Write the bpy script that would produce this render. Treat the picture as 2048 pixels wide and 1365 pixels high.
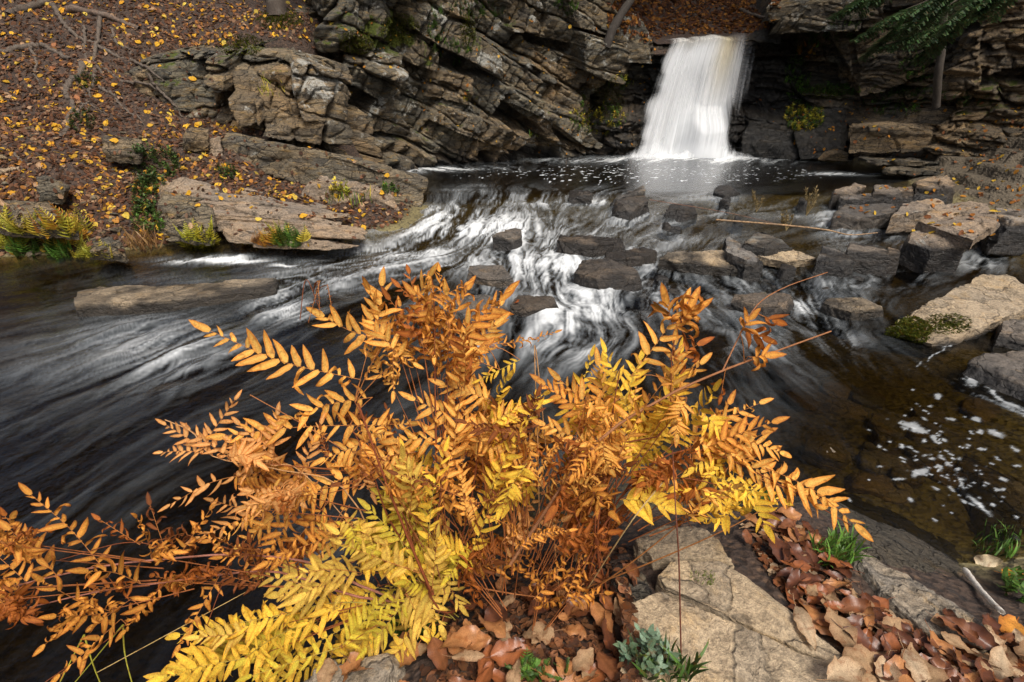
import bpy, bmesh, math, random
import numpy as np
from mathutils import Vector, Matrix
from mathutils.bvhtree import BVHTree

# ------------------------------------------------------------------ camera, world, sun, exposure
for o in list(bpy.data.objects): bpy.data.objects.remove(o)
SC = bpy.context.scene
COL = SC.collection
H = 1.6
PITCH = math.radians(26.6)
FPX = 17.0 / 36.0 * 2048.0
cam_d = bpy.data.cameras.new('camera'); cam_d.lens = 17.0; cam_d.sensor_width = 36.0
cam_d.clip_start = 0.05; cam_d.clip_end = 300
cam = bpy.data.objects.new('camera', cam_d); COL.objects.link(cam)
cam.location = (0, 0, H); cam.rotation_euler = (math.pi / 2 - PITCH, 0, 0)
SC.camera = cam
SUN_EL, SUN_AZ = math.radians(58), math.radians(150)     # azimuth: compass direction the light comes from
world = bpy.data.worlds.new('World'); SC.world = world; world.use_nodes = True
wn = world.node_tree.nodes; wl_ = world.node_tree.links
sky = wn.new('ShaderNodeTexSky'); sky.sky_type = 'NISHITA'; sky.sun_disc = False
sky.sun_elevation = SUN_EL; sky.sun_rotation = SUN_AZ
sky.air_density = 1.0; sky.dust_density = 6.0; sky.ozone_density = 0.6
wn['Background'].inputs['Strength'].default_value = 0.10
wl_.new(sky.outputs[0], wn['Background'].inputs['Color'])
sd = bpy.data.lights.new('sun', 'SUN'); sd.energy = 2.3; sd.angle = math.radians(24); sd.color = (1, 0.97, 0.92)
sun = bpy.data.objects.new('sun', sd); COL.objects.link(sun)
sdir = Vector((math.sin(SUN_AZ) * math.cos(SUN_EL), math.cos(SUN_AZ) * math.cos(SUN_EL), math.sin(SUN_EL)))
sun.rotation_euler = sdir.to_track_quat('Z', 'Y').to_euler()
SC.view_settings.view_transform = 'Standard'; SC.view_settings.look = 'None'
SC.view_settings.exposure = 0.6; SC.view_settings.gamma = 1.0
SC.view_settings.use_curve_mapping = False

R_ = random.Random(7)
# ------------------------------------------------------------------ picture -> place helpers
cP, sP = math.cos(PITCH), math.sin(PITCH)
def ray(px, py):
    a = (px - 1024) / FPX; b = (682.5 - py) / FPX
    return Vector((a, cP + b * sP, -sP + b * cP))
def WZ(px, py, z):          # point of the sight line at height z
    d = ray(px, py); t = (z - H) / d.z
    return Vector((d.x * t, d.y * t, z))
def WY(px, py, Y):          # point of the sight line at distance Y
    d = ray(px, py); t = Y / d.y
    return Vector((d.x * t, Y, H + d.z * t))
def project(P):             # arrays of places -> picture coordinates
    x, y, z = P[..., 0], P[..., 1], P[..., 2] - H
    dep = y * cP - z * sP; up = y * sP + z * cP
    dep = np.maximum(dep, 1e-3)
    return 1024 + FPX * x / dep, 682.5 - FPX * up / dep

# ------------------------------------------------------------------ noise
def _h(ix, iy, iz, seed):
    n = (ix.astype(np.int64) * 374761393 + iy.astype(np.int64) * 668265263 + iz.astype(np.int64) * 2147483647 + seed * 144665) & 0xffffffff
    n = ((n ^ (n >> 13)) * 1274126177) & 0xffffffff
    n = ((n ^ (n >> 16)) * 2246822519) & 0xffffffff
    n = n ^ (n >> 15)
    return (n & 0xffffff) / float(0xffffff)
def vnoise(P, f, seed=0):
    Q = P * f
    I = np.floor(Q); F = Q - I; F = F * F * (3 - 2 * F)
    ix, iy, iz = [I[..., k].astype(np.int64) for k in range(3)]
    fx, fy, fz = F[..., 0], F[..., 1], F[..., 2]
    def g(a, b, c): return _h(ix + a, iy + b, iz + c, seed)
    x00 = g(0,0,0) * (1-fx) + g(1,0,0) * fx; x10 = g(0,1,0) * (1-fx) + g(1,1,0) * fx
    x01 = g(0,0,1) * (1-fx) + g(1,0,1) * fx; x11 = g(0,1,1) * (1-fx) + g(1,1,1) * fx
    y0 = x00 * (1-fy) + x10 * fy; y1 = x01 * (1-fy) + x11 * fy
    return (y0 * (1-fz) + y1 * fz) * 2 - 1
def fbm(P, f, octv=4, seed=0, gain=0.5):
    s = 0; a = 1.0; t = 0
    for k in range(octv):
        s = s + a * vnoise(P, f * 2.03 ** k, seed + k * 17); t += a; a *= gain
    return s / t
def P3(x, y, z=None):
    return np.stack([x, y, np.zeros_like(x) if z is None else z], -1)
def sstep(a, b, x):
    t = np.clip((x - a) / (b - a), 0, 1); return t * t * (3 - 2 * t)
def inpoly(px, py, poly):
    ins = np.zeros(px.shape, bool); n = len(poly)
    for i in range(n):
        x0, y0 = poly[i]; x1, y1 = poly[(i + 1) % n]
        if y0 == y1: continue
        c = ((y0 > py) != (y1 > py)) & (px < (x1 - x0) * (py - y0) / (y1 - y0) + x0)
        ins ^= c
    return ins

# ------------------------------------------------------------------ mesh helpers
def mesh_np(name, V, F, mat, parent=None, attrs=None, smooth=True, link=True, mats=None, midx=None):
    V = np.asarray(V, np.float32).reshape(-1, 3); F = np.asarray(F, np.int32)
    me = bpy.data.meshes.new(name)
    me.vertices.add(len(V)); me.vertices.foreach_set('co', V.ravel())
    k = F.shape[1]
    me.loops.add(F.size); me.loops.foreach_set('vertex_index', F.ravel())
    me.polygons.add(len(F)); me.polygons.foreach_set('loop_start', np.arange(0, F.size, k, dtype=np.int32))
    me.polygons.foreach_set('loop_total', np.full(len(F), k, np.int32))
    me.update(calc_edges=True)
    if smooth: me.polygons.foreach_set('use_smooth', np.ones(len(F), bool))
    for an, av in (attrs or {}).items():
        av = np.asarray(av, np.float32)
        if av.ndim == 1:
            at = me.attributes.new(an, 'FLOAT', 'POINT'); at.data.foreach_set('value', av)
        else:
            if av.shape[1] == 3: av = np.concatenate([av, np.ones((len(av), 1), np.float32)], 1)
            at = me.attributes.new(an, 'FLOAT_COLOR', 'POINT'); at.data.foreach_set('color', av.ravel())
    me.materials.append(mat)
    me.validate(); me.update()
    o = bpy.data.objects.new(name, me)
    if link: COL.objects.link(o)
    if parent: o.parent = parent
    return o
def grid_faces(ny, nx):
    i = np.arange(ny * nx).reshape(ny, nx)
    return np.stack([i[:-1, :-1], i[:-1, 1:], i[1:, 1:], i[1:, :-1]], -1).reshape(-1, 4)
def tag(o, label=None, cat=None, group=None, kind=None):
    if label: o['label'] = label
    if cat: o['category'] = cat
    if group: o['group'] = group
    if kind: o['kind'] = kind
    return o
def empty(name, loc, label, cat, group=None):
    o = bpy.data.objects.new(name, None); COL.objects.link(o); o.location = loc; o.empty_display_size = .1
    return tag(o, label, cat, group)
class MB:                                   # collects coloured leaves, strips and tubes into one mesh
    def __init__(s): s.V = []; s.F = []; s.C = []; s.n = 0
    def add(s, V, F, C):
        s.V.append(V); s.F.append(np.asarray(F) + s.n); s.C.append(C); s.n += len(V)
    def build(s, name, mat, parent=None, origin=None, link=True):
        if not s.V: return None
        V = np.concatenate(s.V)
        if origin is not None: V = V - np.array(origin)
        return mesh_np(name, V, np.concatenate(s.F), mat, parent, {'col': np.concatenate(s.C)}, link=link, smooth=(mat is M_BARK))
def tube(mb, pts, r0, r1, col, seg=6, wob=0):
    pts = [np.array(p, float) for p in pts]; n = len(pts); V = []; up = np.array([.13, .21, .97])
    for i, p in enumerate(pts):
        d = pts[min(i + 1, n - 1)] - pts[max(i - 1, 0)]; d /= (np.linalg.norm(d) + 1e-9)
        a = np.cross(d, up); a /= (np.linalg.norm(a) + 1e-9); b = np.cross(d, a)
        r = r0 + (r1 - r0) * i / (n - 1)
        for k in range(seg):
            t = 2 * math.pi * k / seg; rr = r * (1 + wob * (R_.random() - .5))
            V.append(p + (a * math.cos(t) + b * math.sin(t)) * rr)
    F = [[i * seg + k, i * seg + (k + 1) % seg, (i + 1) * seg + (k + 1) % seg, (i + 1) * seg + k] for i in range(n - 1) for k in range(seg)]
    C = np.tile(np.array(col, float), (len(V), 1)) * (1 + .2 * (np.random.RandomState(mb.n % 9999).rand(len(V), 1) - .5))
    mb.add(np.array(V), F, C)
def spline(pts, n):                         # Catmull-Rom through the points
    pts = [np.array(p, float) for p in pts]
    if len(pts) == 2: return [pts[0] + (pts[1] - pts[0]) * i / n for i in range(n + 1)]
    q = [2 * pts[0] - pts[1]] + pts + [2 * pts[-1] - pts[-2]]; out = []; m = len(pts) - 1
    for i in range(n + 1):
        t = i / n * m; k = min(int(t), m - 1); u = t - k; a, b, c, d = q[k:k + 4]
        out.append(.5 * ((2 * b) + (c - a) * u + (2 * a - 5 * b + 4 * c - d) * u * u + (3 * b - a - 3 * c + d) * u ** 3))
    return out
def unit(v): return v / (np.linalg.norm(v) + 1e-9)
def rot(v, k, a):
    return v * math.cos(a) + np.cross(k, v) * math.sin(a) + k * np.dot(k, v) * (1 - math.cos(a))

# ------------------------------------------------------------------ materials
class NT:
    def __init__(s, name):
        s.m = bpy.data.materials.new(name); s.m.use_nodes = True; s.t = s.m.node_tree; s.t.nodes.clear()
        s.out = s.t.nodes.new('ShaderNodeOutputMaterial')
    def n(s, typ, **kw):
        nd = s.t.nodes.new(typ)
        ins = kw.pop('i', {})
        for k, v in kw.items(): setattr(nd, k, v)
        for k, v in ins.items():
            if isinstance(v, bpy.types.NodeSocket): s.t.links.new(v, nd.inputs[k])
            else: nd.inputs[k].default_value = v
        return nd
    def math(s, op, a, b=0.0, c=0.0, clamp=False):
        nd = s.n('ShaderNodeMath', operation=op, use_clamp=clamp, i={0: a, 1: b, 2: c}); return nd.outputs[0]
    def mix(s, f, a, b, mode='MIX'):
        nd = s.n('ShaderNodeMix', data_type='RGBA', blend_type=mode)
        for k, v in ((0, f), (6, a), (7, b)):
            if isinstance(v, bpy.types.NodeSocket): s.t.links.new(v, nd.inputs[k])
            else: nd.inputs[k].default_value = v if k == 0 else (tuple(v) + (1,) if len(v) == 3 else v)
        return nd.outputs[2]
    def noise(s, vec, scale, detail=5, rough=.6, dist=0.0):
        return s.n('ShaderNodeTexNoise', i={'Vector': vec, 'Scale': scale, 'Detail': detail, 'Roughness': rough, 'Distortion': dist}).outputs[0]
    def ramp(s, f, a, b, lo=0.0, hi=1.0):
        return s.n('ShaderNodeMapRange', interpolation_type='SMOOTHSTEP', i={0: f, 1: a, 2: b, 3: lo, 4: hi}).outputs[0]
    def attr(s, name): return s.n('ShaderNodeAttribute', attribute_name=name)
    def end(s, sh): s.t.links.new(sh, s.out.inputs['Surface']); return s.m

def rock_material(name, warm=(.235, .172, .10), cool=(.135, .133, .11), ochre=(.27, .175, .05), dark=(.028, .024, .02), cs=1.0):
    t = NT(name)
    geo = t.n('ShaderNodeNewGeometry'); pos = geo.outputs['Position']
    rk = t.attr('rk'); sep = t.n('ShaderNodeSeparateColor', i={0: rk.outputs['Color']})
    tint, wet, moss = sep.outputs[0], sep.outputs[1], sep.outputs[2]; lich = rk.outputs['Alpha']
    mp = t.n('ShaderNodeMapping', i={'Vector': pos, 'Rotation': (0, math.radians(24), .2), 'Scale': (1, 1, 4.5)}).outputs[0]
    n1 = t.noise(pos, 1.7, 6, .6); n2 = t.noise(pos, 9, 7, .7); n3 = t.noise(mp, 5, 7, .7); n4 = t.noise(pos, 60, 5, .75); n5 = t.noise(pos, 260, 3, .8)
    f = t.math('ADD', t.math('MULTIPLY', tint, .9), t.math('MULTIPLY', t.math('SUBTRACT', n1, .5), 1.3), clamp=True)
    c = t.mix(f, cool, warm)
    c = t.mix(t.ramp(n3, .50, .70, 0, .75), c, ochre)
    c = t.mix(t.ramp(n2, .52, .30, 0, .75), c, dark)
    c = t.mix(t.ramp(n3, .42, .33, 0, .5), c, dark)
    c = t.mix(.55, c, t.n('ShaderNodeCombineColor', i={0: t.ramp(n4, .3, .7, .15, .85), 1: t.ramp(n4, .3, .7, .15, .85), 2: t.ramp(n4, .3, .7, .15, .85)}).outputs[0], 'OVERLAY')
    c = t.mix(t.ramp(n5, .35, .7, .35, 0), c, (.03, .025, .02))
    wv = t.n('ShaderNodeVectorMath', operation='ADD', i={0: mp, 1: t.n('ShaderNodeVectorMath', operation='SCALE', i={0: t.n('ShaderNodeTexNoise', i={'Vector': pos, 'Scale': 3.5, 'Detail': 5.0}).outputs['Color'], 'Scale': .55}).outputs[0]}).outputs[0]
    ck1 = t.n('ShaderNodeTexVoronoi', feature='DISTANCE_TO_EDGE', i={'Vector': wv, 'Scale': 2.6}).outputs['Distance']
    ck2 = t.n('ShaderNodeTexVoronoi', feature='DISTANCE_TO_EDGE', i={'Vector': wv, 'Scale': 8.0}).outputs['Distance']
    crk = t.math('MULTIPLY', t.ramp(ck1, .0, .035, 1 - .88 * cs, 1), t.ramp(ck2, .0, .05, 1 - .5 * cs * cs, 1))
    c = t.mix(t.math('SUBTRACT', 1.0, crk), c, (.012, .010, .008))
    vb = t.n('ShaderNodeTexVoronoi', i={'Vector': wv, 'Scale': 2.6}).outputs['Color']
    c = t.mix(.7 * cs, c, t.mix(t.n('ShaderNodeSeparateColor', i={0: vb}).outputs[0], (.22, .22, .23), (.80, .70, .55)), 'OVERLAY')
    # lichen patches
    v = t.n('ShaderNodeTexVoronoi', i={'Vector': pos, 'Scale': 17.0, 'Randomness': 1.0}).outputs['Distance']
    lf = t.math('MULTIPLY', t.ramp(t.math('SUBTRACT', t.noise(pos, 3.3, 8, .75, .6), t.math('MULTIPLY', t.math('SUBTRACT', 1.0, lich), .22)), .47, .53), t.ramp(n4, .3, .55), clamp=True)
    lf2 = t.math('MULTIPLY', t.ramp(v, .26, .16), t.ramp(t.noise(pos, 2.1), .42, .42))
    lf = t.math('MULTIPLY', t.math('ADD', t.math('MULTIPLY', lf, .75), t.math('MULTIPLY', lf2, .5), clamp=True), t.ramp(lich, 0, .6))
    c = t.mix(lf, c, (.46, .46, .41))
    # moss on upward faces
    nz = t.n('ShaderNodeSeparateXYZ', i={0: geo.outputs['Normal']}).outputs[2]
    mf = t.ramp(t.math('ADD', t.math('ADD', moss, t.math('MULTIPLY', nz, .22)), t.math('MULTIPLY', t.math('SUBTRACT', t.noise(pos, 4.2, 8, .7), .5), 1.8)), .55, .75)
    mf = t.math('MULTIPLY', mf, t.ramp(moss, .02, .12))
    c = t.mix(mf, c, t.mix(t.ramp(n4, .3, .7), (.018, .028, .004), (.10, .12, .012)))
    dk = t.mix(wet, c, t.mix(.92, c, (.009, .009, .009)))
    ro = t.math('SUBTRACT', .88, t.math('MULTIPLY', wet, .52))
    ro = t.math('ADD', ro, t.math('MULTIPLY', mf, .3), clamp=True)
    hgt = t.math('ADD', t.math('MULTIPLY', crk, .5), t.math('ADD', t.math('MULTIPLY', n2, 1.0), t.math('ADD', t.math('MULTIPLY', n4, .28), t.math('ADD', t.math('MULTIPLY', n5, .06), t.math('MULTIPLY', n3, .8)))))
    bp = t.n('ShaderNodeBump', i={'Strength': 1.0, 'Distance': .03, 'Height': hgt})
    b = t.n('ShaderNodeBsdfPrincipled', i={'Base Color': dk, 'Roughness': ro, 'Normal': bp.outputs[0], 'Specular IOR Level': .4})
    return t.end(b.outputs[0])
M_ROCK = rock_material('rock')
M_STONE = rock_material('river_stone', warm=(.36, .265, .175), cool=(.215, .205, .19), ochre=(.34, .22, .10), dark=(.06, .05, .04), cs=.45)
M_TAN = rock_material('tan_rock', warm=(.48, .375, .24), cool=(.33, .29, .235), ochre=(.46, .31, .14), dark=(.17, .13, .085), cs=.45)

def leaf_material(name, trans=.25, rough=.55, spec=.3):
    t = NT(name)
    c = t.attr('col').outputs['Color']
    pos = t.n('ShaderNodeNewGeometry').outputs['Position']
    n = t.noise(pos, 160, 4, .7)
    c = t.mix(t.ramp(n, .52, .72, 0, .45), c, t.mix(.8, c, (.22, .07, .015)))
    c = t.mix(t.ramp(t.noise(pos, 420, 2), .3, .6, .4, 0), c, (.08, .03, .01))
    c = t.mix(t.ramp(t.noise(pos, 48, 3, .6), .54, .68, 0, .55), c, t.mix(.85, c, (.20, .055, .012)))
    bp = t.n('ShaderNodeBump', i={'Strength': .35, 'Distance': .002, 'Height': n})
    b = t.n('ShaderNodeBsdfPrincipled', i={'Base Color': c, 'Roughness': rough, 'Normal': bp.outputs[0], 'Specular IOR Level': spec})
    tr = t.n('ShaderNodeBsdfTranslucent', i={'Color': c})
    return t.end(t.n('ShaderNodeMixShader', i={0: trans, 1: b.outputs[0], 2: tr.outputs[0]}).outputs[0])
M_LEAF = leaf_material('leaf', .33, .68, .18); M_WET = leaf_material('wet_leaf', .03, .3, .3); M_GREEN = leaf_material('green_leaf', .3, .42)

def bark_material():
    t = NT('bark'); c = t.attr('col').outputs['Color']
    pos = t.n('ShaderNodeNewGeometry').outputs['Position']
    n = t.noise(pos, 35, 7, .75); n2 = t.noise(pos, 7, 4)
    c = t.mix(t.ramp(n, .35, .65, .7, 0), c, (.025, .018, .012)); c = t.mix(t.ramp(n2, .55, .7, 0, .35), c, (.14, .13, .11))
    bp = t.n('ShaderNodeBump', i={'Strength': .8, 'Distance': .012, 'Height': n})
    return t.end(t.n('ShaderNodeBsdfPrincipled', i={'Base Color': c, 'Roughness': .85, 'Normal': bp.outputs[0]}).outputs[0])
M_BARK = bark_material()

def soil_material():
    t = NT('soil'); pos = t.n('ShaderNodeNewGeometry').outputs['Position']
    rk = t.attr('rk'); sep = t.n('ShaderNodeSeparateColor', i={0: rk.outputs['Color']})
    n1 = t.noise(pos, 3, 7, .65); n2 = t.noise(pos, 26, 6, .5)
    v = t.n('ShaderNodeTexVoronoi', i={'Vector': pos, 'Scale': 30.0}); 
    c = t.mix(n1, (.022, .013, .008), (.065, .038, .024))
    c = t.mix(t.ramp(v.outputs['Distance'], .45, .25, 0, .45), c, t.mix(t.n('ShaderNodeSeparateColor', i={0: v.outputs['Color']}).outputs[0], (.05, .028, .015), (.20, .115, .06)))
    c = t.mix(t.ramp(n2, .5, .35, 0, .8), c, (.012, .008, .006))
    bedc = t.mix(t.noise(pos, 2.2, 6, .7), (.07, .055, .022), (.24, .20, .085))
    bedc = t.mix(t.ramp(n2, .5, .35, 0, .7), bedc, (.02, .013, .006))
    rc = t.mix(t.noise(pos, 5, 7, .75), (.03, .026, .02), (.15, .115, .07)); c = t.mix(sep.outputs[2], c, rc)
    c = t.mix(sep.outputs[1], c, bedc)
    h = t.math('ADD', n2, t.math('MULTIPLY', v.outputs['Distance'], .6))
    bp = t.n('ShaderNodeBump', i={'Strength': 1.0, 'Distance': .03, 'Height': h})
    return t.end(t.n('ShaderNodeBsdfPrincipled', i={'Base Color': c, 'Roughness': .85, 'Normal': bp.outputs[0]}).outputs[0])
M_SOIL = soil_material()

def water_material():
    t = NT('water'); geo = t.n('ShaderNodeNewGeometry'); pos = geo.outputs['Position']
    foam = t.attr('foam').outputs['Fac']; tea = t.attr('tea').outputs['Color']
    n = t.noise(pos, 16, 4, .55); n2 = t.noise(pos, 60, 3, .5)
    calm = t.attr('ripple').outputs['Fac']
    bp = t.n('ShaderNodeBump', i={'Strength': .6, 'Distance': .012, 'Height': t.math('MULTIPLY', t.math('ADD', n, t.math('MULTIPLY', n2, .3)), calm)})
    fr = t.n('ShaderNodeFresnel', i={'IOR': 1.33, 'Normal': bp.outputs[0]}).outputs[0]
    gl = t.n('ShaderNodeBsdfGlossy', i={'Color': (1, 1, 1, 1), 'Roughness': .07, 'Normal': bp.outputs[0]})
    tr = t.n('ShaderNodeBsdfTransparent', i={'Color': tea})
    w = t.n('ShaderNodeMixShader', i={0: fr, 1: tr.outputs[0], 2: gl.outputs[0]})
    fd = t.n('ShaderNodeBsdfPrincipled', i={'Base Color': t.mix(t.ramp(foam, 0, .6), (.38, .42, .44), (.86, .89, .89)), 'Roughness': .5, 'Normal': bp.outputs[0]})
    return t.end(t.n('ShaderNodeMixShader', i={0: foam, 1: w.outputs[0], 2: fd.outputs[0]}).outputs[0])
M_WATER = water_material()

def fall_material():
    t = NT('falling_water')
    d = t.attr('dens').outputs['Fac']; uv = t.attr('uvw').outputs['Color']
    mp = t.n('ShaderNodeMapping', i={'Vector': uv, 'Scale': (1, 1, 1)}).outputs[0]
    n = t.n('ShaderNodeTexNoise', i={'Vector': t.n('ShaderNodeMapping', i={'Vector': uv, 'Scale': (55, .45, 3)}).outputs[0], 'Scale': 1.0, 'Detail': 5.0, 'Roughness': .6}).outputs[0]
    n2 = t.n('ShaderNodeTexNoise', i={'Vector': t.n('ShaderNodeMapping', i={'Vector': uv, 'Scale': (9, .9, 3)}).outputs[0], 'Scale': 1.0, 'Detail': 4.0}).outputs[0]
    a = t.math('ADD', t.math('MULTIPLY', d, 1.15), t.math('ADD', t.math('MULTIPLY', t.math('SUBTRACT', n, .5), .95), t.math('MULTIPLY', t.math('SUBTRACT', n2, .5), 1.1)))
    a = t.ramp(a, .22, 1.25, 0, .93)
    c = t.mix(t.attr('tea').outputs['Fac'], (.84, .86, .87), (.62, .52, .28))
    s = t.n('ShaderNodeBsdfPrincipled', i={'Base Color': c, 'Roughness': .6})
    tl = t.n('ShaderNodeBsdfTranslucent', i={'Color': c})
    s2 = t.n('ShaderNodeMixShader', i={0: .3, 1: s.outputs[0], 2: tl.outputs[0]})
    tr = t.n('ShaderNodeBsdfTransparent')
    return t.end(t.n('ShaderNodeMixShader', i={0: a, 1: tr.outputs[0], 2: s2.outputs[0]}).outputs[0])
M_FALL = fall_material()

# ------------------------------------------------------------------ ground shape: banks and stream bed through measured points
def wlev(Y):
    base = np.interp(Y, [-9, 3.7, 4.3, 4.9, 5.5, 6.1, 6.7, 7.25, 7.5, 40], [0, 0, .02, .07, .13, .20, .27, .33, .35, .35])
    return base
CP = []
def cpY(px, py, Y, dz=0): p = WY(px, py, Y); CP.append((p.x, p.y, p.z + dz))
def cpZ(px, py, z): p = WZ(px, py, z); CP.append((p.x, p.y, z))
def cp(x, y, z): CP.append((x, y, z))
# left bank
for a in ((-300, 560, 4.6), (0, 540, 4.9), (200, 532, 5.0), (400, 515, 5.2), (600, 500, 5.3), (-300, 400, 5.4), (0, 400, 5.6), (0, 300, 6.3), (-400, 200, 6.8), (0, 200, 7.0), (0, 100, 7.8), (-500, 0, 8.6), (0, 0, 8.8),
          (200, 450, 5.5), (300, 400, 6.0), (300, 300, 6.9), (300, 200, 7.6), (300, 100, 8.4), (300, 0, 9.3), (150, 350, 6.1), (150, 150, 7.6), (450, 470, 5.6), (450, 400, 6.2), (450, 330, 6.8), (600, 420, 6.0), (600, 350, 7.0), (700, 460, 5.8), (720, 400, 6.4), (780, 380, 7.2), (560, 280, 7.8), (420, 260, 7.7), (640, 320, 8.0), (720, 345, 8.6)): cpY(*a)
cpY(600, 60, 9.4); cpY(560, 25, 9.7); cpY(450, 60, 9.1); cpY(420, 0, 9.8); cpY(640, 30, 9.9); cp(-2.9, 10.6, .4); cp(-2.4, 9.2, .25); cp(-1.2, 10.4, .05); cp(-3.0, 9.9, .5); cp(-1.9, 11.4, .2)
cp(-8, 13, 5.2); cp(-4, 13.5, 3.2); cp(-14, 8, 5.5); cp(-12, 5, 3.2); cp(-9, 3.5, .6); cp(-3.4, 12.0, 2.2); cp(-14, 3, 2.5)
for (x, y) in ((-2.6, 9.6), (-2.2, 8.4), (-2.2, 7.6), (-1.6, 9.6), (0, 11), (1.5, 12), (3, 12.6), (5, 12.6), (6, 12), (6.4, 11), (5, 9), (2, 9), (0, 9), (-1, 8)): cp(x, y, .05)
for (x, y) in ((-1.2, 6.6), (0, 7.2), (1.5, 7.2), (3, 7.3), (4.6, 7.4)): cp(x, y, wlev(y) - .05)
for (x, y) in ((-1.2, 5.6), (0, 6), (1.5, 6), (3, 6), (4.6, 6), (-1, 5), (.5, 5), (2, 5), (3.6, 5)): cp(x, y, wlev(y) - .12)
for (x, y) in ((-4.8, 4.4), (-3, 4.4), (-1, 4), (1, 4), (3, 4), (5, 4.2), (-5, 3), (-3, 3), (-1, 3), (1, 3), (-3.5, 2), (-2, 2), (-.5, 2), (-2.2, 1.2), (-1, 1.4), (-1.6, .7), (-2.8, .6), (-9, 1.5), (-6, 0), (-.9, .85), (-3, -1)): cp(x, y, -.25)
for (x, y, z) in ((2.2, 3.2, -.12), (3.2, 3.2, -.1), (1.2, 2.2, -.2), (2.0, 2.3, -.10), (2.8, 2.4, -.07), (1.3, 1.7, -.09), (1.9, 1.8, -.06), (2.5, 1.8, -.04), (4, 2.6, .05), (5, 3.5, .1), (3.6, 1.8, .15)): cp(x, y, z)
# right bank
cpY(1620, 328, 11.4, -.06); cpY(1790, 352, 9.3, -.06); cp(7.0, 6.4, .45); cp(6.0, 5.2, .15); cp(6.5, 4.6, .3); cp(8, 4, 1.0); cp(7.6, 8.0, .8); cp(7.2, 7.4, .6); cp(8.6, 9.2, 1.2); cp(8.8, 10.5, .9); cp(7.2, 10.6, .3); cp(7.6, 11.6, .3); cp(10, 7, 2.2); cp(12, 9, 3)
# foreground ledge under the ferns
for a in ((1050, 1200, .30), (900, 1300, .32), (740, 1365, .28), (640, 1365, .12), (560, 1365, -.2), (820, 1210, -.12), (1000, 1110, -.05), (1000, 1150, .18), (1200, 1080, .16), (1200, 1150, .28), (1300, 1010, -.05), (1450, 1030, .17), (1600, 1010, .12), (1740, 1030, -.04), (1900, 1120, -.03), (2048, 1230, .10), (2048, 1160, .05), (1980, 1080, -.06), (1840, 1060, -.05), (1700, 930, -.07), (1300, 1300, .33), (1600, 1200, .28), (1800, 1300, .28), (2048, 1365, .25), (1400, 1150, .30)): cpZ(*a)
for a in ((0, 580, -.18), (-300, 600, -.2), (200, 566, -.16), (400, 550, -.12), (580, 530, -.06)): cpZ(*a)
for (x, y, z) in ((.2, .3, .33), (1, .3, .33), (1.8, .4, .3), (-.1, -.5, .35), (1, -.6, .4), (2.5, .5, .35), (-.5, .3, .2), (3.5, 0, .6), (-.9, .3, -.25), (-.8, -.4, -.2)): cp(x, y, z)
CPA = np.array(CP)
def _rbf_fit(A):
    n = len(A); d = np.sqrt(((A[:, None, :2] - A[None, :, :2]) ** 2).sum(-1) + 1e-4)
    K = np.zeros((n + 3, n + 3)); K[:n, :n] = d - np.eye(n) * .03; K[:n, n] = 1; K[:n, n + 1:] = A[:, :2]; K[n, :n] = 1; K[n + 1:, :n] = A[:, :2].T
    return np.linalg.solve(K, np.concatenate([A[:, 2], np.zeros(3)]))
RW = _rbf_fit(CPA)
def ground_base(X, Y):
    sh = X.shape; x = X.ravel(); y = Y.ravel(); out = np.full(x.shape, RW[len(CPA)]) + RW[len(CPA) + 1] * x + RW[len(CPA) + 2] * y
    for i in range(len(CPA)):
        out += RW[i] * np.sqrt((x - CPA[i, 0]) ** 2 + (y - CPA[i, 1]) ** 2 + 1e-4)
    return out.reshape(sh)
def ground_z(X, Y):
    z = ground_base(X, Y); P = P3(X, Y)
    dist = np.sqrt(X ** 2 + Y ** 2)
    land = sstep(-.02, .25, z - wlev(Y))
    z = z + fbm(P, 1.3, 5, 3) * (.03 + .12 * land) * sstep(1.2, 4, dist) + fbm(P, 7, 4, 5) * (.018 + .03 * land * sstep(2, 4, Y))
    # layered rock on the right bank: terraces
    rb = sstep(5.8, 6.5, X) * sstep(4, 5, Y) * land
    st = .16; q = (z + .38 * fbm(P, 1.1, 5, 8)) / st; fl = np.floor(q) + sstep(.55, .95, q - np.floor(q))
    z = z * (1 - rb) + (fl * st - .1) * rb
    return z

def ground_mesh(name, x0, x1, y0, y1, nx, ny, label):
    xs = np.linspace(x0, x1, nx); ys = np.linspace(y0, y1, ny); X, Y = np.meshgrid(xs, ys); Z = ground_z(X, Y)
    bed = 1 - sstep(-.01, .05, Z - wlev(Y))
    rk = np.stack([np.full(X.size, .5), bed.ravel(), (sstep(5.6, 6.2, X) * sstep(3, 4, Y)).ravel(), np.zeros(X.size)], 1)
    o = mesh_np(name, np.stack([X, Y, Z], -1), grid_faces(ny, nx), M_SOIL, attrs={'rk': rk})
    return tag(o, label, kind='structure')
g_main = ground_mesh('stream_bank_ground', -14, 13, 1.85, 13.6, 900, 440, 'dark soil bank and stream bed')
g_near = ground_mesh('ledge_ground', -4, 4.5, -1.2, 1.85, 620, 300, 'dark soil and bed at the foot of the ferns')
# wide rough ground behind and around the gorge
def outer():
    xs = np.linspace(-60, 60, 160); ys = np.linspace(-40, 70, 150); X, Y = np.meshgrid(xs, ys)
    Z = -1.2 + 0 * X
    out = np.maximum(np.maximum(np.abs(X + .5) - 11, Y - 14), -.6 - Y)
    Z = Z + sstep(0, 4, np.maximum(np.abs(X + .5) - 10.5, Y - 13.0)) * 4.0 + np.maximum(out, 0) * .42 * sstep(-3, 6, Y) + fbm(P3(X, Y), .2, 4, 2) * .8
    o = mesh_np('hillside', np.stack([X, Y, Z], -1), grid_faces(150, 160), M_SOIL, attrs={'rk': np.zeros((X.size, 4))})
    tag(o, 'dark wooded hillside round the gorge', kind='structure')
outer()

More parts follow.
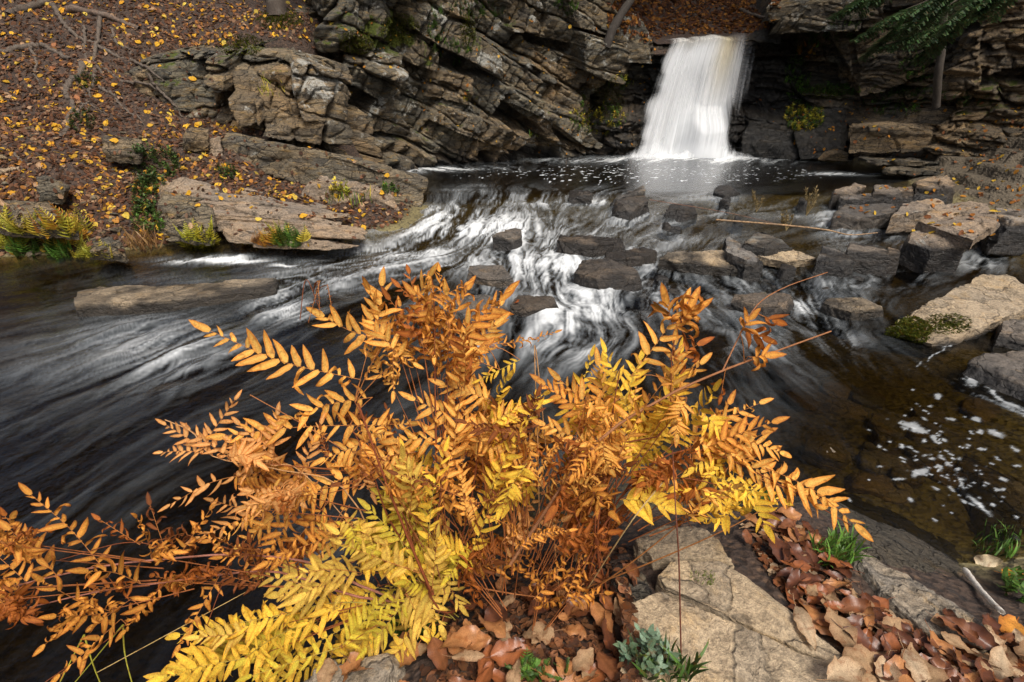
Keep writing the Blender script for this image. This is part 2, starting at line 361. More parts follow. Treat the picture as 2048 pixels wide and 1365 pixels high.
# ------------------------------------------------------------------ cliffs
def bricks(u, v, cw, ch, seed):
    z0 = np.zeros_like(u); row = np.floor(v / ch + .35 * vnoise(P3(u, z0), .5, seed)); vv = v / ch + .35 * vnoise(P3(u, z0), .5, seed) - row
    wr = cw * (.6 + .9 * _h(row, row * 0, row * 0, seed + 5)); q = u / wr + _h(row, row * 0 + 3, row * 0, seed) * 7 + .25 * (vv - .5) * (_h(row, row * 0, row * 0 + 4, seed) - .5) * 4
    colm = np.floor(q); uu = q - colm
    a = [_h(row, colm, row * 0 + k, seed + 11) for k in range(4)]
    edge = np.minimum(np.minimum(uu, 1 - uu) * wr, np.minimum(vv, 1 - vv) * ch)
    return a, uu - .5, vv - .5, edge, wr
def rockface(name, poly, z0, z1, res, seed, feats, label, dip=24, lean=0.0, off=0.0, cfg=None, amp=1.0, topdrop=None, kindtint=.5, wetf=None, mossf=None, lichf=None, steps=None):
    pts = [np.array(p, float) for p in poly]
    seg = [np.linalg.norm(pts[i + 1] - pts[i]) for i in range(len(pts) - 1)]; L = sum(seg); cum = np.concatenate([[0], np.cumsum(seg)])
    ns = int(L / res); nz = int((z1 - z0) / res); s = np.linspace(0, L, ns); z = np.linspace(z0, z1, nz)
    bx = np.interp(s, cum, [p[0] for p in pts]); by = np.interp(s, cum, [p[1] for p in pts])
    k = max(3, int(.35 / res)); ker = np.ones(k) / k
    pad = lambda a: np.convolve(np.pad(a, (k, k), 'edge'), ker, 'same')[k:-k]
    bx = pad(bx); by = pad(by)
    tx = np.gradient(bx); ty = np.gradient(by); l = np.hypot(tx, ty) + 1e-9; nx_, ny_ = ty / l, -tx / l
    S, Z = np.meshgrid(s, z)
    NX = np.broadcast_to(nx_, S.shape); NY = np.broadcast_to(ny_, S.shape)
    BX = np.broadcast_to(bx, S.shape); BY = np.broadcast_to(by, S.shape)
    w = P3(S, Z); z_ = np.zeros_like(S)
    Sw = S + .17 * fbm(w, 1.4, 4, seed + 1); Zw = Z + .13 * fbm(w, 1.5, 4, seed + 2)
    a = math.radians(dip); u = Sw * math.cos(a) - Zw * math.sin(a); v = Sw * math.sin(a) + Zw * math.cos(a)
    D = .10 * fbm(w, .7, 3, seed) + lean * (Z - z0)
    tint = np.full(S.shape, kindtint)
    for li, (cw, ch, am, tl, ck) in enumerate(cfg or ((1.15, 1.25, .52, .5, .20), (.50, .56, .26, .65, .12), (.22, .20, .06, .5, .035))):
        ax, uu, vv, e, wr = bricks(u, v, cw, ch, seed + 31 * li)
        D += amp * (am * (ax[0] - .5) + tl * ((ax[1] - .5) * uu * wr + (ax[2] - .35) * vv * ch * 1.2)) - ck * amp * (1 - sstep(0, .035 if li else .06, e))
        tint += (ax[3] - .5) * (.9, .7, .4)[li]
    if steps: 
        for (zz, o_) in steps: D += o_ * (1 - sstep(zz - .12, zz + .05, Z + .05 * fbm(w, 1.5, 3, 9)))
    base = np.stack([BX + NX * off, BY + NY * off, Z], -1); px, py = project(base)
    wob = 5 * fbm(w, 3.5, 3, seed + 9); wx = px + wob; wy = py + wob * .8
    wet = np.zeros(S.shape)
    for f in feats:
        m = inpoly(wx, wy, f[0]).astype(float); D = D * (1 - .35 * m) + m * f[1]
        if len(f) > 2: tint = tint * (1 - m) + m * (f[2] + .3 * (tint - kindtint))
        if f[1] < -.2: wet = np.maximum(wet, m * .5)  # deeply recessed features are darkened halfway through the wet channel
    D += .035 * fbm(w, 6, 5, seed + 4)
    V = np.stack([base[..., 0] + NX * D, base[..., 1] + NY * D, Z - .28 * D], -1)
    # top rolls back into a cap
    if topdrop:
        tk = sstep(z1 - topdrop, z1, Z); V[..., 0] -= NX * tk * tk * 1.2; V[..., 1] -= NY * tk * tk * 1.2; V[..., 2] -= tk * tk * .35
    waterline = 1 - sstep(.40, .62, Z + .08 * fbm(w, 2, 3, 4)); wet = np.maximum(wet, waterline)
    if wetf is not None: wet = np.maximum(wet, wetf(px, py))
    moss = mossf(px, py) if mossf is not None else np.zeros(S.shape)
    lich = lichf(px, py) if lichf is not None else np.full(S.shape, .3)
    rk = np.stack([np.clip(tint, 0, 1), np.clip(wet, 0, 1), np.clip(moss, 0, 1), np.clip(lich, 0, 1)], -1).reshape(-1, 4)
    o = mesh_np(name, V, grid_faces(nz, ns), M_ROCK, attrs={'rk': rk})
    return tag(o, label, kind='structure')
def blob(px, py, items, base=0.0):
    r = np.full(px.shape, base)
    for (x, y, rx, ry, a) in items:
        d = np.sqrt(((px - x) / rx) ** 2 + ((py - y) / ry) ** 2); r = np.maximum(r, a * (1 - sstep(.5, 1.2, d)))
    return r

FE_L = [
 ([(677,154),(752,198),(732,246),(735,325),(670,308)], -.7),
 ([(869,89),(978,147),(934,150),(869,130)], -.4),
 ([(752,-60),(862,-60),(978,102),(981,147),(916,109),(869,89),(800,41)], .38, .35),
 ([(735,103),(780,99),(780,143),(763,150),(732,137)], .32, .5),
 ([(800,68),(841,61),(865,102),(862,137),(807,120)], .3, .5),
 ([(852,133),(930,147),(934,205),(848,191)], .12, .7),
 ([(875,205),(981,239),(985,284),(923,263),(855,236)], .28, .55),
 ([(735,215),(780,212),(845,285),(790,270),(735,262)], .15, .4),
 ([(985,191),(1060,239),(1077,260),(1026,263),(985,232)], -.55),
 ([(999,164),(1146,226),(1197,294),(1163,290),(1084,232),(1002,198)], .28, .05),
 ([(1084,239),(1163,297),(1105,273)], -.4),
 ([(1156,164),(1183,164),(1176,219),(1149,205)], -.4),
 ([(1005,-60),(1070,41),(1080,68),(1013,60)], .25, .5),
 ([(1132,51),(1210,79),(1214,161),(1146,130)], .5, .2),
 ([(1100,-60),(1195,-60),(1212,70),(1130,45)], .35, .3),
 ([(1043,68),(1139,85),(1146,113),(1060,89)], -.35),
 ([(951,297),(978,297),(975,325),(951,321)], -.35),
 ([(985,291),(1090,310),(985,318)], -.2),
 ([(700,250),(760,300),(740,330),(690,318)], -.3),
 ([(1070,100),(1150,150),(1120,160),(1060,130)], .1, .95),
]
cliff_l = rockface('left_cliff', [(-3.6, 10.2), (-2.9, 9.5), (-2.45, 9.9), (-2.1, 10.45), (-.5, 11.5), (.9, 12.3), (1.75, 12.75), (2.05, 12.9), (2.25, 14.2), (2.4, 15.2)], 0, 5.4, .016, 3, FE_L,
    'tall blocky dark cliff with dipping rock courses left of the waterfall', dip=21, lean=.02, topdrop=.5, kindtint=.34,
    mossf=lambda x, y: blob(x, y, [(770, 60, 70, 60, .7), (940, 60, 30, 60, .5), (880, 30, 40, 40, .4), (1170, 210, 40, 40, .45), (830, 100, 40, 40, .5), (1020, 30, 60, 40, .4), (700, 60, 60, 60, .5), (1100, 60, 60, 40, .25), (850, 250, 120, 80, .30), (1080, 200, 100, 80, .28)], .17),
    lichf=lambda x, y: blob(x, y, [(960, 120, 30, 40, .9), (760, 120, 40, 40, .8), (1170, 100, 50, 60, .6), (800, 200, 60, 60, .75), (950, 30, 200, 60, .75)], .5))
FE_O = [
 ([(583,107),(656,135),(677,197),(673,279),(533,250),(603,230),(587,180)], .38, .55),
 ([(468,189),(525,193),(529,234),(488,238)], .32, .9),
 ([(406,62),(439,62),(464,180),(418,156)], .3, .6),
 ([(341,45),(394,53),(394,86),(349,74)], .25, .6),
 ([(513,254),(673,287),(771,324),(615,279)], -.5),
 ([(440,190),(465,190),(480,240),(430,230)], -.3),
 ([(395,90),(410,180),(395,200),(385,90)], -.25),
]
outcrop = rockface('mossy_outcrop', [(-5.9, 8.9), (-5.3, 7.8), (-4.7, 7.6), (-3.9, 7.65), (-3.15, 7.8), (-2.75, 8.0), (-2.6, 8.6), (-2.9, 10.4)], .6, 2.6, .014, 12, FE_O,
    'lichen-spotted blocky outcrop standing out of the leafy bank', dip=12, lean=-.10, topdrop=.7, kindtint=.5, amp=.9,
    mossf=lambda x, y: blob(x, y, [(330, 130, 60, 80, .35), (480, 90, 80, 40, .4), (430, 120, 30, 50, .4), (530, 160, 60, 40, .3)], .02),
    lichf=lambda x, y: blob(x, y, [(620, 150, 60, 70, 1.0), (370, 60, 40, 30, .9), (500, 200, 40, 40, .5), (430, 110, 30, 60, .6)], .45))
# wall carrying the waterfall and the wall to its right
FE_F = [
 ([(1212,25),(1260,22),(1300,70),(1308,110),(1250,130),(1215,90)], .35, .6),
 ([(1532,12),(1680,-30),(1762,-30),(1762,33),(1745,43),(1546,53)], 1.0, .3),
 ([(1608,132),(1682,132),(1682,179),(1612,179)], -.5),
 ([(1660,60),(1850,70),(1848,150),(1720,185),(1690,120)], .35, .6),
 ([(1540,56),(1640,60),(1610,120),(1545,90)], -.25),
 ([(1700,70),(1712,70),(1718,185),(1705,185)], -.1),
]
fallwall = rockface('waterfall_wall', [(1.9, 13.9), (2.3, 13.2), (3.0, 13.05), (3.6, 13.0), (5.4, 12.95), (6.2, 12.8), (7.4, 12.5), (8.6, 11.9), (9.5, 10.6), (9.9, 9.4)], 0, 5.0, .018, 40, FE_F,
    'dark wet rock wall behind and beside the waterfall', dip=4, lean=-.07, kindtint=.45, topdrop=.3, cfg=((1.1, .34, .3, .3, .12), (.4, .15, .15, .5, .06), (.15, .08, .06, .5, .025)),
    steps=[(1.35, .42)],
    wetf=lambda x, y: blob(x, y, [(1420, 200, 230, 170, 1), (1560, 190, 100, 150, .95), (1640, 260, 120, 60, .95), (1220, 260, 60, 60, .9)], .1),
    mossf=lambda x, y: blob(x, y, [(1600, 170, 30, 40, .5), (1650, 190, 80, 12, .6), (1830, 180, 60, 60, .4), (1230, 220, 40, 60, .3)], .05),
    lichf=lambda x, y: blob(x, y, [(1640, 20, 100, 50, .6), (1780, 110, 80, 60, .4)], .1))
def cut_lip(o):        # the wall stops at the lip of the fall so that the stream can come over it
    me = o.data; n = len(me.vertices); co = np.empty(n * 3, np.float32); me.vertices.foreach_get('co', co); co = co.reshape(-1, 3)
    lip = np.interp(co[:, 0], [2.0, 2.3, 2.7, 3.0, 3.4, 5.5, 5.9, 6.2, 6.35, 6.6, 7.2, 7.6], [3.6, 3.2, 3.15, 3.0, 2.74, 2.80, 2.95, 3.0, 3.6, 4.6, 4.8, 5.2])
    over = np.maximum(co[:, 2] - lip, 0) * (co[:, 1] > 12)
    co[:, 2] -= over * .93; co[:, 1] += over * 1.1
    me.vertices.foreach_set('co', co.ravel()); me.update()
cut_lip(fallwall)
FE_R = [
 ([(1905,60),(1960,60),(1960,160),(1900,200)], .2, .9),
 ([(1870,30),(1890,30),(1885,215),(1868,215)], -.3),
 ([(1960,150),(2060,140),(2060,170),(1960,180)], -.3),
]
cliff_r = rockface('right_cliff', [(9.0, 10.6), (8.1, 10.0), (7.55, 9.35), (8.2, 8.9), (9.0, 8.5), (9.6, 7.6), (9.9, 6.0), (10.2, 3.0)], .2, 5.4, .018, 77, FE_R,
    'ochre bedded cliff at the right edge of the gorge', dip=5, lean=-.06, kindtint=.95, topdrop=.5, cfg=((1.3, .36, .35, .3, .12), (.5, .17, .16, .5, .06), (.18, .08, .05, .5, .025)),
    mossf=lambda x, y: blob(x, y, [(1960, 200, 120, 60, .45), (2000, 40, 60, 60, .25)], .1), lichf=lambda x, y: np.full(x.shape, .15))

# upstream slope behind the lip
def upstream():
    xs = np.linspace(-4, 14, 300); ys = np.linspace(12.7, 26, 220); X, Y = np.meshgrid(xs, ys)
    chan = np.exp(-((X - 4.4 - .15 * (Y - 13)) / 1.6) ** 2)
    Z = 2.62 + np.maximum(Y - 13.4, 0) * .62 * (1 - .75 * chan * np.exp(-(Y - 13) / 2)) + .25 * fbm(P3(X, Y), .8, 4, 5) + (1 - chan) * .3 * sstep(12.9, 14, Y)
    Z = np.where(Y < 13.1, np.minimum(Z, 2.5), Z)
    o = mesh_np('upstream_slope', np.stack([X, Y, Z], -1), grid_faces(220, 300), M_SOIL, attrs={'rk': np.zeros((X.size, 4))})
    tag(o, 'leaf strewn wooded slope above the waterfall', kind='structure'); return o
g_up = upstream()

# ------------------------------------------------------------------ loose rocks
RS = np.random.RandomState(5)
def hull_rock(name, label, pts, vox=.03, rough=.03, seed=1, mat=None, tint=.5, wet=0.0, moss=0.0, lich=.3, group=None, bed=(.1, .05, 1), strata=0.0, wetline=None, cat='rock', shrink=0, chips=7, facet=.028):
    P = np.array([list(p) for p in pts]); c = P.mean(0); c[2] = P[:, 2].min()
    bm = bmesh.new()
    for p in P: bm.verts.new(p - c)
    bmesh.ops.convex_hull(bm, input=bm.verts[:])
    for v in [v for v in bm.verts if not v.link_faces]: bm.verts.remove(v)
    size = np.ptp(P, axis=0).max(); cr = random.Random(seed * 7 + 1)
    for k in range(chips):
        nn = Vector((cr.uniform(-1, 1), cr.uniform(-1, .6), cr.uniform(.05, .9))).normalized(); vs = [v.co.dot(nn) for v in bm.verts]; hi, lo = max(vs), min(vs)
        bmesh.ops.bisect_plane(bm, geom=bm.verts[:] + bm.edges[:] + bm.faces[:], plane_co=nn * (hi - (hi - lo) * cr.uniform(.04, .14)), plane_no=nn, clear_outer=True)
        vv = [v.co.copy() for v in bm.verts]; bm.free(); bm = bmesh.new()
        for p in vv: bm.verts.new(p)
        bmesh.ops.convex_hull(bm, input=bm.verts[:])
        for v in [v for v in bm.verts if not v.link_faces]: bm.verts.remove(v)
    bmesh.ops.bevel(bm, geom=bm.edges[:], offset=size * .008, segments=1, affect='EDGES', clamp_overlap=True)
    me = bpy.data.meshes.new('tmp'); bm.to_mesh(me); bm.free()
    o = bpy.data.objects.new('tmp', me); COL.objects.link(o)
    m = o.modifiers.new('r', 'REMESH'); m.mode = 'VOXEL'; m.voxel_size = vox
    dg = bpy.context.evaluated_depsgraph_get(); ev = o.evaluated_get(dg); m2 = ev.to_mesh()
    n = len(m2.vertices); co = np.empty(n * 3, np.float32); m2.vertices.foreach_get('co', co); co = co.reshape(-1, 3).astype(float)
    no = np.empty(n * 3, np.float32); m2.vertex_normals.foreach_get('vector', no); no = no.reshape(-1, 3)
    F = np.array([list(p.vertices) for p in m2.polygons if len(p.vertices) == 4], np.int32)
    ev.to_mesh_clear(); bpy.data.objects.remove(o); bpy.data.meshes.remove(me)
    W = co + c; b = np.array(bed, float); b /= np.linalg.norm(b)
    # big chipped facets, then fine grain
    if chips > 6: rough = rough * .8
    d = rough * (1.2 * fbm(W, 1.5 / max(size, .15) * 1.4, 3, seed) + .9 * np.abs(fbm(W, 5 / max(size, .15), 4, seed + 3)) * -1 + .35 * fbm(W, 22 / max(size, .15), 3, seed + 6))
    side = 1 - np.abs(no @ b)
    tt = (W @ b) / (size * .055) + .8 * fbm(W, 2 / size, 3, seed + 8); lay = _h(np.floor(tt), np.floor(tt) * 0, np.floor(tt) * 0, seed)
    d = d + strata * size * side * (lay - .6)
    rs = np.random.RandomState(seed * 13 + 5); K = 46; sdp = co.min(0) + rs.rand(K, 3) * np.ptp(co, axis=0); g = rs.randn(K, 3) * .22; ho = (rs.rand(K) - .6) * size * facet
    Wp = co + np.stack([fbm(W, 4 / size, 2, seed + 20 + q) for q in range(3)], -1) * size * .04
    best = np.full(n, 1e9); sec = np.full(n, 1e9); idx = np.zeros(n, int)
    for k in range(K):
        dk = ((Wp - sdp[k]) ** 2).sum(1); m = dk < best; sec = np.where(m, best, np.minimum(sec, dk)); idx[m] = k; best = np.where(m, dk, best)
    edge = (np.sqrt(sec) - np.sqrt(best)) / size
    d = d + ho[idx] + (g[idx] * (co - sdp[idx])).sum(1) * facet * 4 - size * facet * .35 * (1 - sstep(0, .018, edge))
    co = co + no * d[:, None]
    W = co + c
    tn = np.clip(tint + .25 * fbm(W, 3, 3, seed), 0, 1); wt = np.full(n, wet)
    if wetline is not None: wt = np.maximum(wt, 1 - sstep(wetline, wetline + .10, W[:, 2] + .06 * fbm(W, 6, 3, 2)))
    rk = np.stack([tn, np.clip(wt, 0, 1), np.full(n, moss), np.full(n, lich)], 1)
    ob = mesh_np(name, co, F, mat or M_ROCK, attrs={'rk': rk}); ob.location = c
    if label: tag(ob, label, cat, group)
    ROCKS.append(ob); return ob
ROCKS = []
def boulder(label, front, back, zw, dz=0.0, name='boulder', group='boulders in the stream', deep=.25, skirt=1.0, **kw):
    """front: (px, waterline py, top py) along the near edge, left to right; back: (px, py) on the far rim."""
    pts = []; zt = []; jr = random.Random(int(front[0][0] * 3 + front[0][1]))
    for (px, yb, yt) in front:
        b = WZ(px, yb, zw); d = ray(px, yt); z = H + d.z * (b.y / d.y); z = max(z, zw + .01); z = zw + (z - zw) * .72; hh = z - zw
        pts.append(Vector((b.x, b.y + hh * jr.uniform(.05, .5), z + hh * jr.uniform(-.1, .06)))); pts.append(Vector((b.x, b.y - .02, zw - deep)));  zt.append(z)
    za = sum(zt) / len(zt)
    for q in back:
        zz = za + (q[2] if len(q) > 2 else dz) + (za - zw) * jr.uniform(-.08, .12); t = WZ(q[0], q[1], zz); pts.append(t); pts.append(Vector((t.x, t.y + .03, zw - deep)))
    size = max((max(p[i] for p in pts) - min(p[i] for p in pts)) for i in range(2))
    kw.setdefault('mat', M_STONE); kw.setdefault('chips', 3); kw.setdefault('facet', .02)
    kw.setdefault('vox', max(.008, size / 80)); kw.setdefault('rough', size * .035); kw.setdefault('wetline', zw + .03); kw.setdefault('seed', int(front[0][0]) % 97)
    return hull_rock(name, label, pts, group=group, **kw)
def W_(py): return float(wlev(WZ(1024, py, .15).y))
B = boulder
def T(label, top, th, **kw):
    P = []
    for (x, y, z) in top:
        p = WZ(x, y, z); P.append(p); P.append(Vector((p.x + .01, p.y + .02, z - th)))
    kw.setdefault('mat', M_STONE); size = max(p.x for p in P) - min(p.x for p in P)
    return hull_rock(kw.pop('name', 'boulder'), label, P, vox=size / 80, rough=size * .03, facet=.016, chips=2, seed=int(top[0][0]) % 89, group='boulders in the stream', **kw)
B('dark grey slab tipped to a point at the head of the rapids', [(1212,408,404),(1252,402,388),(1290,398,372)], [(1228,392),(1288,369,.02)], .33, tint=.1, wet=.35)
B('brown wet rock just below the dark pointed slab', [(1222,428,405),(1262,431,402),(1300,422,400)], [(1232,394),(1290,391)], .27, wet=.8, tint=.4)
B('blue-black angular boulder at the lip of the far pool', [(1424,392,384),(1450,398,378),(1482,392,384)], [(1438,370),(1458,367,.04),(1474,374)], .34, wet=.9, tint=0)
B('small wet block left of the dark pointed slab', [(1138,398,388),(1186,398,386)], [(1140,379),(1180,381)], .34, wet=.8, tint=.3)
B('black wet hump in the upper rapids below the brown rock', [(1330,432,418),(1365,436,414),(1395,430,416)], [(1340,408),(1385,409)], .25, wet=.95, tint=.2)
B('small black stone beside the blue-black boulder', [(1440,412,400),(1460,414,398)], [(1442,393),(1462,394)], .3, wet=.95, tint=0)
B('brown sloping boulder at the left of the far right pile', [(1660,402,390),(1700,398,372)], [(1672,380),(1712,364,.03),(1735,372)], .37, tint=.75, rough=.02)
B('purple-brown block in the middle of the far right pile', [(1740,402,382),(1808,402,384)], [(1752,368),(1790,369)], .37, tint=.3)
B('low purplish stone in front of the far right pile', [(1676,412,392),(1752,412,394)], [(1682,386),(1742,384)], .34, tint=.25, wet=.2)
B('yellowish mossy boulder behind the far right pile', [(1828,388,366),(1880,392,372),(1914,388,365)], [(1832,354),(1895,349,.03)], .42, tint=.95, moss=.15)
B('flat blue-grey slab under the yellowish mossy boulder', [(1826,402,388),(1895,404,392)], [(1836,379),(1890,384)], .37, tint=.05, wet=.3)
B('tan shelf stone between the pile and the blue-grey slab', [(1785,402,384),(1830,404,386)], [(1790,376),(1826,374)], .36, tint=.8)
T('long dark wet rock below the far right pile', [(1668,430,.34),(1690,408,.38),(1785,404,.40),(1797,424,.36),(1720,436,.33)], .2, tint=.2, wet=.6)
T('brown sloping slab left of the biggest tilted slab', [(1782,432,.40),(1805,406,.46),(1872,396,.50),(1902,412,.47),(1840,430,.38)], .22, tint=.65)
T('biggest brown tilted slab of the right bank boulders', [(1835,442,.46),(1872,410,.56),(1965,402,.62),(2006,436,.56),(1950,480,.42),(1900,466,.42)], .13, tint=.75, lich=.4)
B('dark boulder at the right edge behind the biggest one', [(1985,462,430),(2060,462,436)], [(1990,414),(2060,416)], .36, tint=.3)
T('lichened brown boulder under the biggest tilted slab', [(1806,482,.30),(1825,460,.37),(1905,466,.40),(1934,492,.33),(1865,502,.26)], .3, tint=.65, lich=.6, wetline=.26)
B('pale grey peaked slab of the midstream heap', [(1480,500,474),(1530,508,492),(1596,500,492)], [(1492,460,.03),(1525,461),(1580,480)], .20, tint=.15, lich=.9, mat=M_TAN)
B('blue-grey speckled block leaning on the midstream heap', [(1448,528,490),(1490,540,512),(1534,540,524)], [(1450,474,.03),(1480,475),(1530,508)], .13, tint=0, lich=.5)
T('flat tan wedge at the front of the midstream heap', [(1500,508,.19),(1515,488,.22),(1565,492,.22),(1640,516,.15),(1570,524,.15)], .1, tint=.9, mat=M_TAN)
T('long low dark-sided slab in midstream with a pale top', [(1316,518,.15),(1332,503,.18),(1440,499,.20),(1530,510,.18),(1538,528,.14),(1480,536,.13),(1400,528,.14)], .16, tint=.75, mat=M_TAN, wetline=.13)
B('dark grey boulder right of the midstream heap', [(1632,528,508),(1690,536,520),(1716,530,516)], [(1645,490,.02),(1695,504)], .15, tint=.05, wet=.35)
B('flat brown-topped stone behind the dark grey boulder', [(1692,518,500),(1782,522,506)], [(1700,486),(1760,490)], .17, tint=.4)
B('small upright rusty stone right of the flat brown stone', [(1772,520,500),(1800,520,500)], [(1776,494),(1796,496)], .17, tint=.9, wet=.4)
B('low grey stone awash under the tan wedge', [(1558,548,536),(1592,546,534)], [(1562,526),(1586,527)], .10, wet=.6, tint=.3)
B('brown glossy wet boulder left of the long low slab', [(1146,556,540),(1200,578,552),(1288,576,556)], [(1162,520),(1210,515,.03),(1268,534)], .06, tint=.75, wet=.75)
T('dark flat slab with a wet top in the centre of the rapids', [(930,548,.12),(938,531,.15),(1012,529,.16),(1036,556,.11),(975,560,.10)], .12, tint=.3, wet=.55)
B('grey square block behind the fern tips', [(886,640,604),(935,660,600),(1020,640,596)], [(900,588),(1012,590)], 0, tint=.05, wet=.5)
B('rounded wet brown hump right of the grey square block', [(1018,632,604),(1060,640,600),(1124,628,606)], [(1030,590),(1105,592)], 0, tint=.9, wet=.8)
B('mossy black-sided block in the right channel', [(1458,622,600),(1530,642,604),(1596,636,600)], [(1470,588),(1560,584),(1590,590)], 0, tint=.7, wet=.6, moss=.25)
B('flat amber-topped rock right of the mossy block', [(1642,620,602),(1700,642,618),(1782,632,608)], [(1655,595),(1760,594)], 0, tint=1, wet=.45, mat=M_TAN)
B('pale wet stone half under the white water of the rapids', [(984,490,470),(1030,494,468),(1044,486,462)], [(990,464),(1040,456)], .14, tint=.3, wet=.5)
B('amber sill rock along the upper rapids', [(1110,492,480),(1190,498,486),(1262,490,482)], [(1120,470),(1250,474)], .16, tint=1, wet=.6)
B('amber flat rock above the glossy wet boulder', [(1205,528,518),(1280,524,512),(1320,512,504)], [(1215,504),(1300,492)], .12, tint=1, wet=.5)
T('big pale tan slab with a mossy corner at the right edge', [(1765,655,.07),(1808,618,.13),(1960,546,.26),(2060,545,.28),(2130,585,.24),(1965,640,.13),(1884,690,.05)], .16, tint=.75, mat=M_TAN, lich=.2, name='slab_rock', wetline=.0)
False and hull_rock('moss_cushion', 'thick green moss on the corner of the pale right slab', [WZ(x, y, z) for x, y, z in ((1762,660,.02),(1884,706,.02),(1790,632,.16),(1905,672,.15),(1850,640,.17),(1806,618,.14),(1930,650,.12),(1862,672,.16))], vox=.012, rough=.03, seed=5, moss=1.0, tint=.3, cat='moss')
B('dark layered rock ringed with foam at the right edge', [(1924,762,742),(1990,800,775),(2100,850,810)], [(1940,716),(2000,706),(2100,700)], 0, tint=.3, wet=.35, strata=.03, name='layered_rock')
B('grey-brown rock between the pale slab and the layered rock', [(1996,700,668),(2110,720,672)], [(2004,640),(2110,636)], 0, tint=.4, wet=.3)
B('long straight tan stone lying like a beam across the left stream', [(150,642,594),(300,634,590),(430,612,586),(556,594,576)], [(152,574),(300,570),(552,558)], 0, tint=.75, mat=M_TAN, lich=.35, moss=.03, name='beam_rock', wetline=.068, vox=.014, rough=.02, chips=1, facet=.012)
# dark wet stones scattered low in the rapids and the right shallows
rr = random.Random(3)
for i in range(20):
    x = rr.uniform(1290, 2040); y = rr.uniform(392, 480) if i < 12 else rr.uniform(560, 600); zz = W_(y); w = rr.uniform(14, 30) * (y / 430)
    hgt = rr.uniform(2.5, 7)
    B('small dark wet stone awash in the right-hand riffle', [(x, y, y - hgt), (x + w, y + 2, y - hgt + rr.uniform(-2, 3))], [(x + 2, y - hgt * 1.8), (x + w * rr.uniform(.6, .95), y - hgt * 1.9)], zz, tint=rr.random() * .5, wet=.85, name='stone', group='dark stones in the riffle', vox=.02)
# far right layered block and ledges
def yrock(name, label, pts, **kw): return hull_rock(name, label, [WY(*p) for p in pts], **kw)
yrock('ledge_block', 'long tan jointed block on the right ledge', [(1692,312,9.7),(1888,305,9.3),(1690,262,9.7),(1730,252,9.75),(1888,250,9.3),(1800,240,10.4),(1890,228,10.2),(1700,250,10.4)], vox=.022, rough=.05, seed=8, tint=.85, lich=.35, strata=.015)
yrock('ledge_block', 'brown upper block set back above the tan jointed block', [(1790,252,9.9),(1930,250,9.4),(1800,226,10),(1960,215,9.4),(1990,215,9.6),(1990,250,9.4),(1850,215,10.4)], vox=.022, rough=.05, seed=18, tint=.6, strata=.015)
yrock('ledge_block', 'low mossy ledge stone left of the tan jointed block', [(1622,322,10.6),(1700,325,10.0),(1625,310,10.7),(1700,300,10.0),(1670,296,10.6)], vox=.02, rough=.03, seed=28, tint=.7, moss=.2)
for k, (xa, xb, ya, yb, Yd) in enumerate(((1700, 1900, 330, 318, 9.3), (1760, 2070, 352, 338, 8.7), (1840, 2080, 372, 356, 8.1), (1900, 2100, 395, 378, 7.6), (1890, 2090, 325, 305, 9.0), (1930, 2110, 300, 272, 9.1))):
    yrock('ledge_slab', ['lowest', 'second', 'third', 'fourth', 'fifth', 'topmost'][k] + ' dark bedded slab of the stepped right ledge', [(xa, ya, Yd), (xb, ya + 8, Yd - .4), (xa, yb, Yd), (xb, yb + 6, Yd - .4), (xa + 20, yb - 6, Yd + .7), (xb + 10, yb - 4, Yd + .5)], vox=.022, rough=.045, seed=40 + k, tint=.35, wet=.3, strata=.02, moss=.1, group='bedded slabs of the right ledge')
yrock('overhang_block', 'long grey overhanging block above the wall right of the waterfall', [(1535,50,12.2),(1745,44,11.6),(1532,14,12.2),(1560,4,12.2),(1745,-10,11.6),(1560,-30,12.8),(1765,-40,12.3),(1540,45,12.9)], vox=.026, rough=.06, seed=71, tint=.35, lich=.5, strata=.01, chips=3)
yrock('lip_rock', 'black wet rock at the right end of the waterfall lip', [(1496,82,12.5),(1566,92,12.4),(1500,58,12.55),(1570,46,12.4),(1510,48,13.1),(1566,60,13.2)], vox=.02, rough=.05, seed=72, tint=.1, wet=.9)
yrock('boulder', 'big grey cracked boulder on the brink left of the waterfall', [(1214,100,12.6),(1300,108,12.5),(1218,45,12.6),(1235,26,12.7),(1272,26,12.7),(1300,66,12.6),(1240,30,13.3),(1290,60,13.3),(1310,130,12.6),(1222,130,12.6)], vox=.022, rough=.05, seed=73, tint=.3, lich=.8, chips=4)
yrock('wet_rock', 'black wet ledge rock at the right foot of the waterfall', [(1485,262,12.2),(1590,262,12.0),(1482,320,12.2),(1600,322,11.7),(1490,240,12.6),(1590,240,12.6)], vox=.024, rough=.07, seed=74, tint=.1, wet=.95)
yrock('wet_rock', 'dark wet ledge rock between the fall and the tan block', [(1585,262,11.9),(1690,262,11.5),(1600,322,11.6),(1690,322,11.1),(1600,215,12.4),(1720,212,12.2)], vox=.024, rough=.08, seed=75, tint=.15, wet=.9, moss=.1)
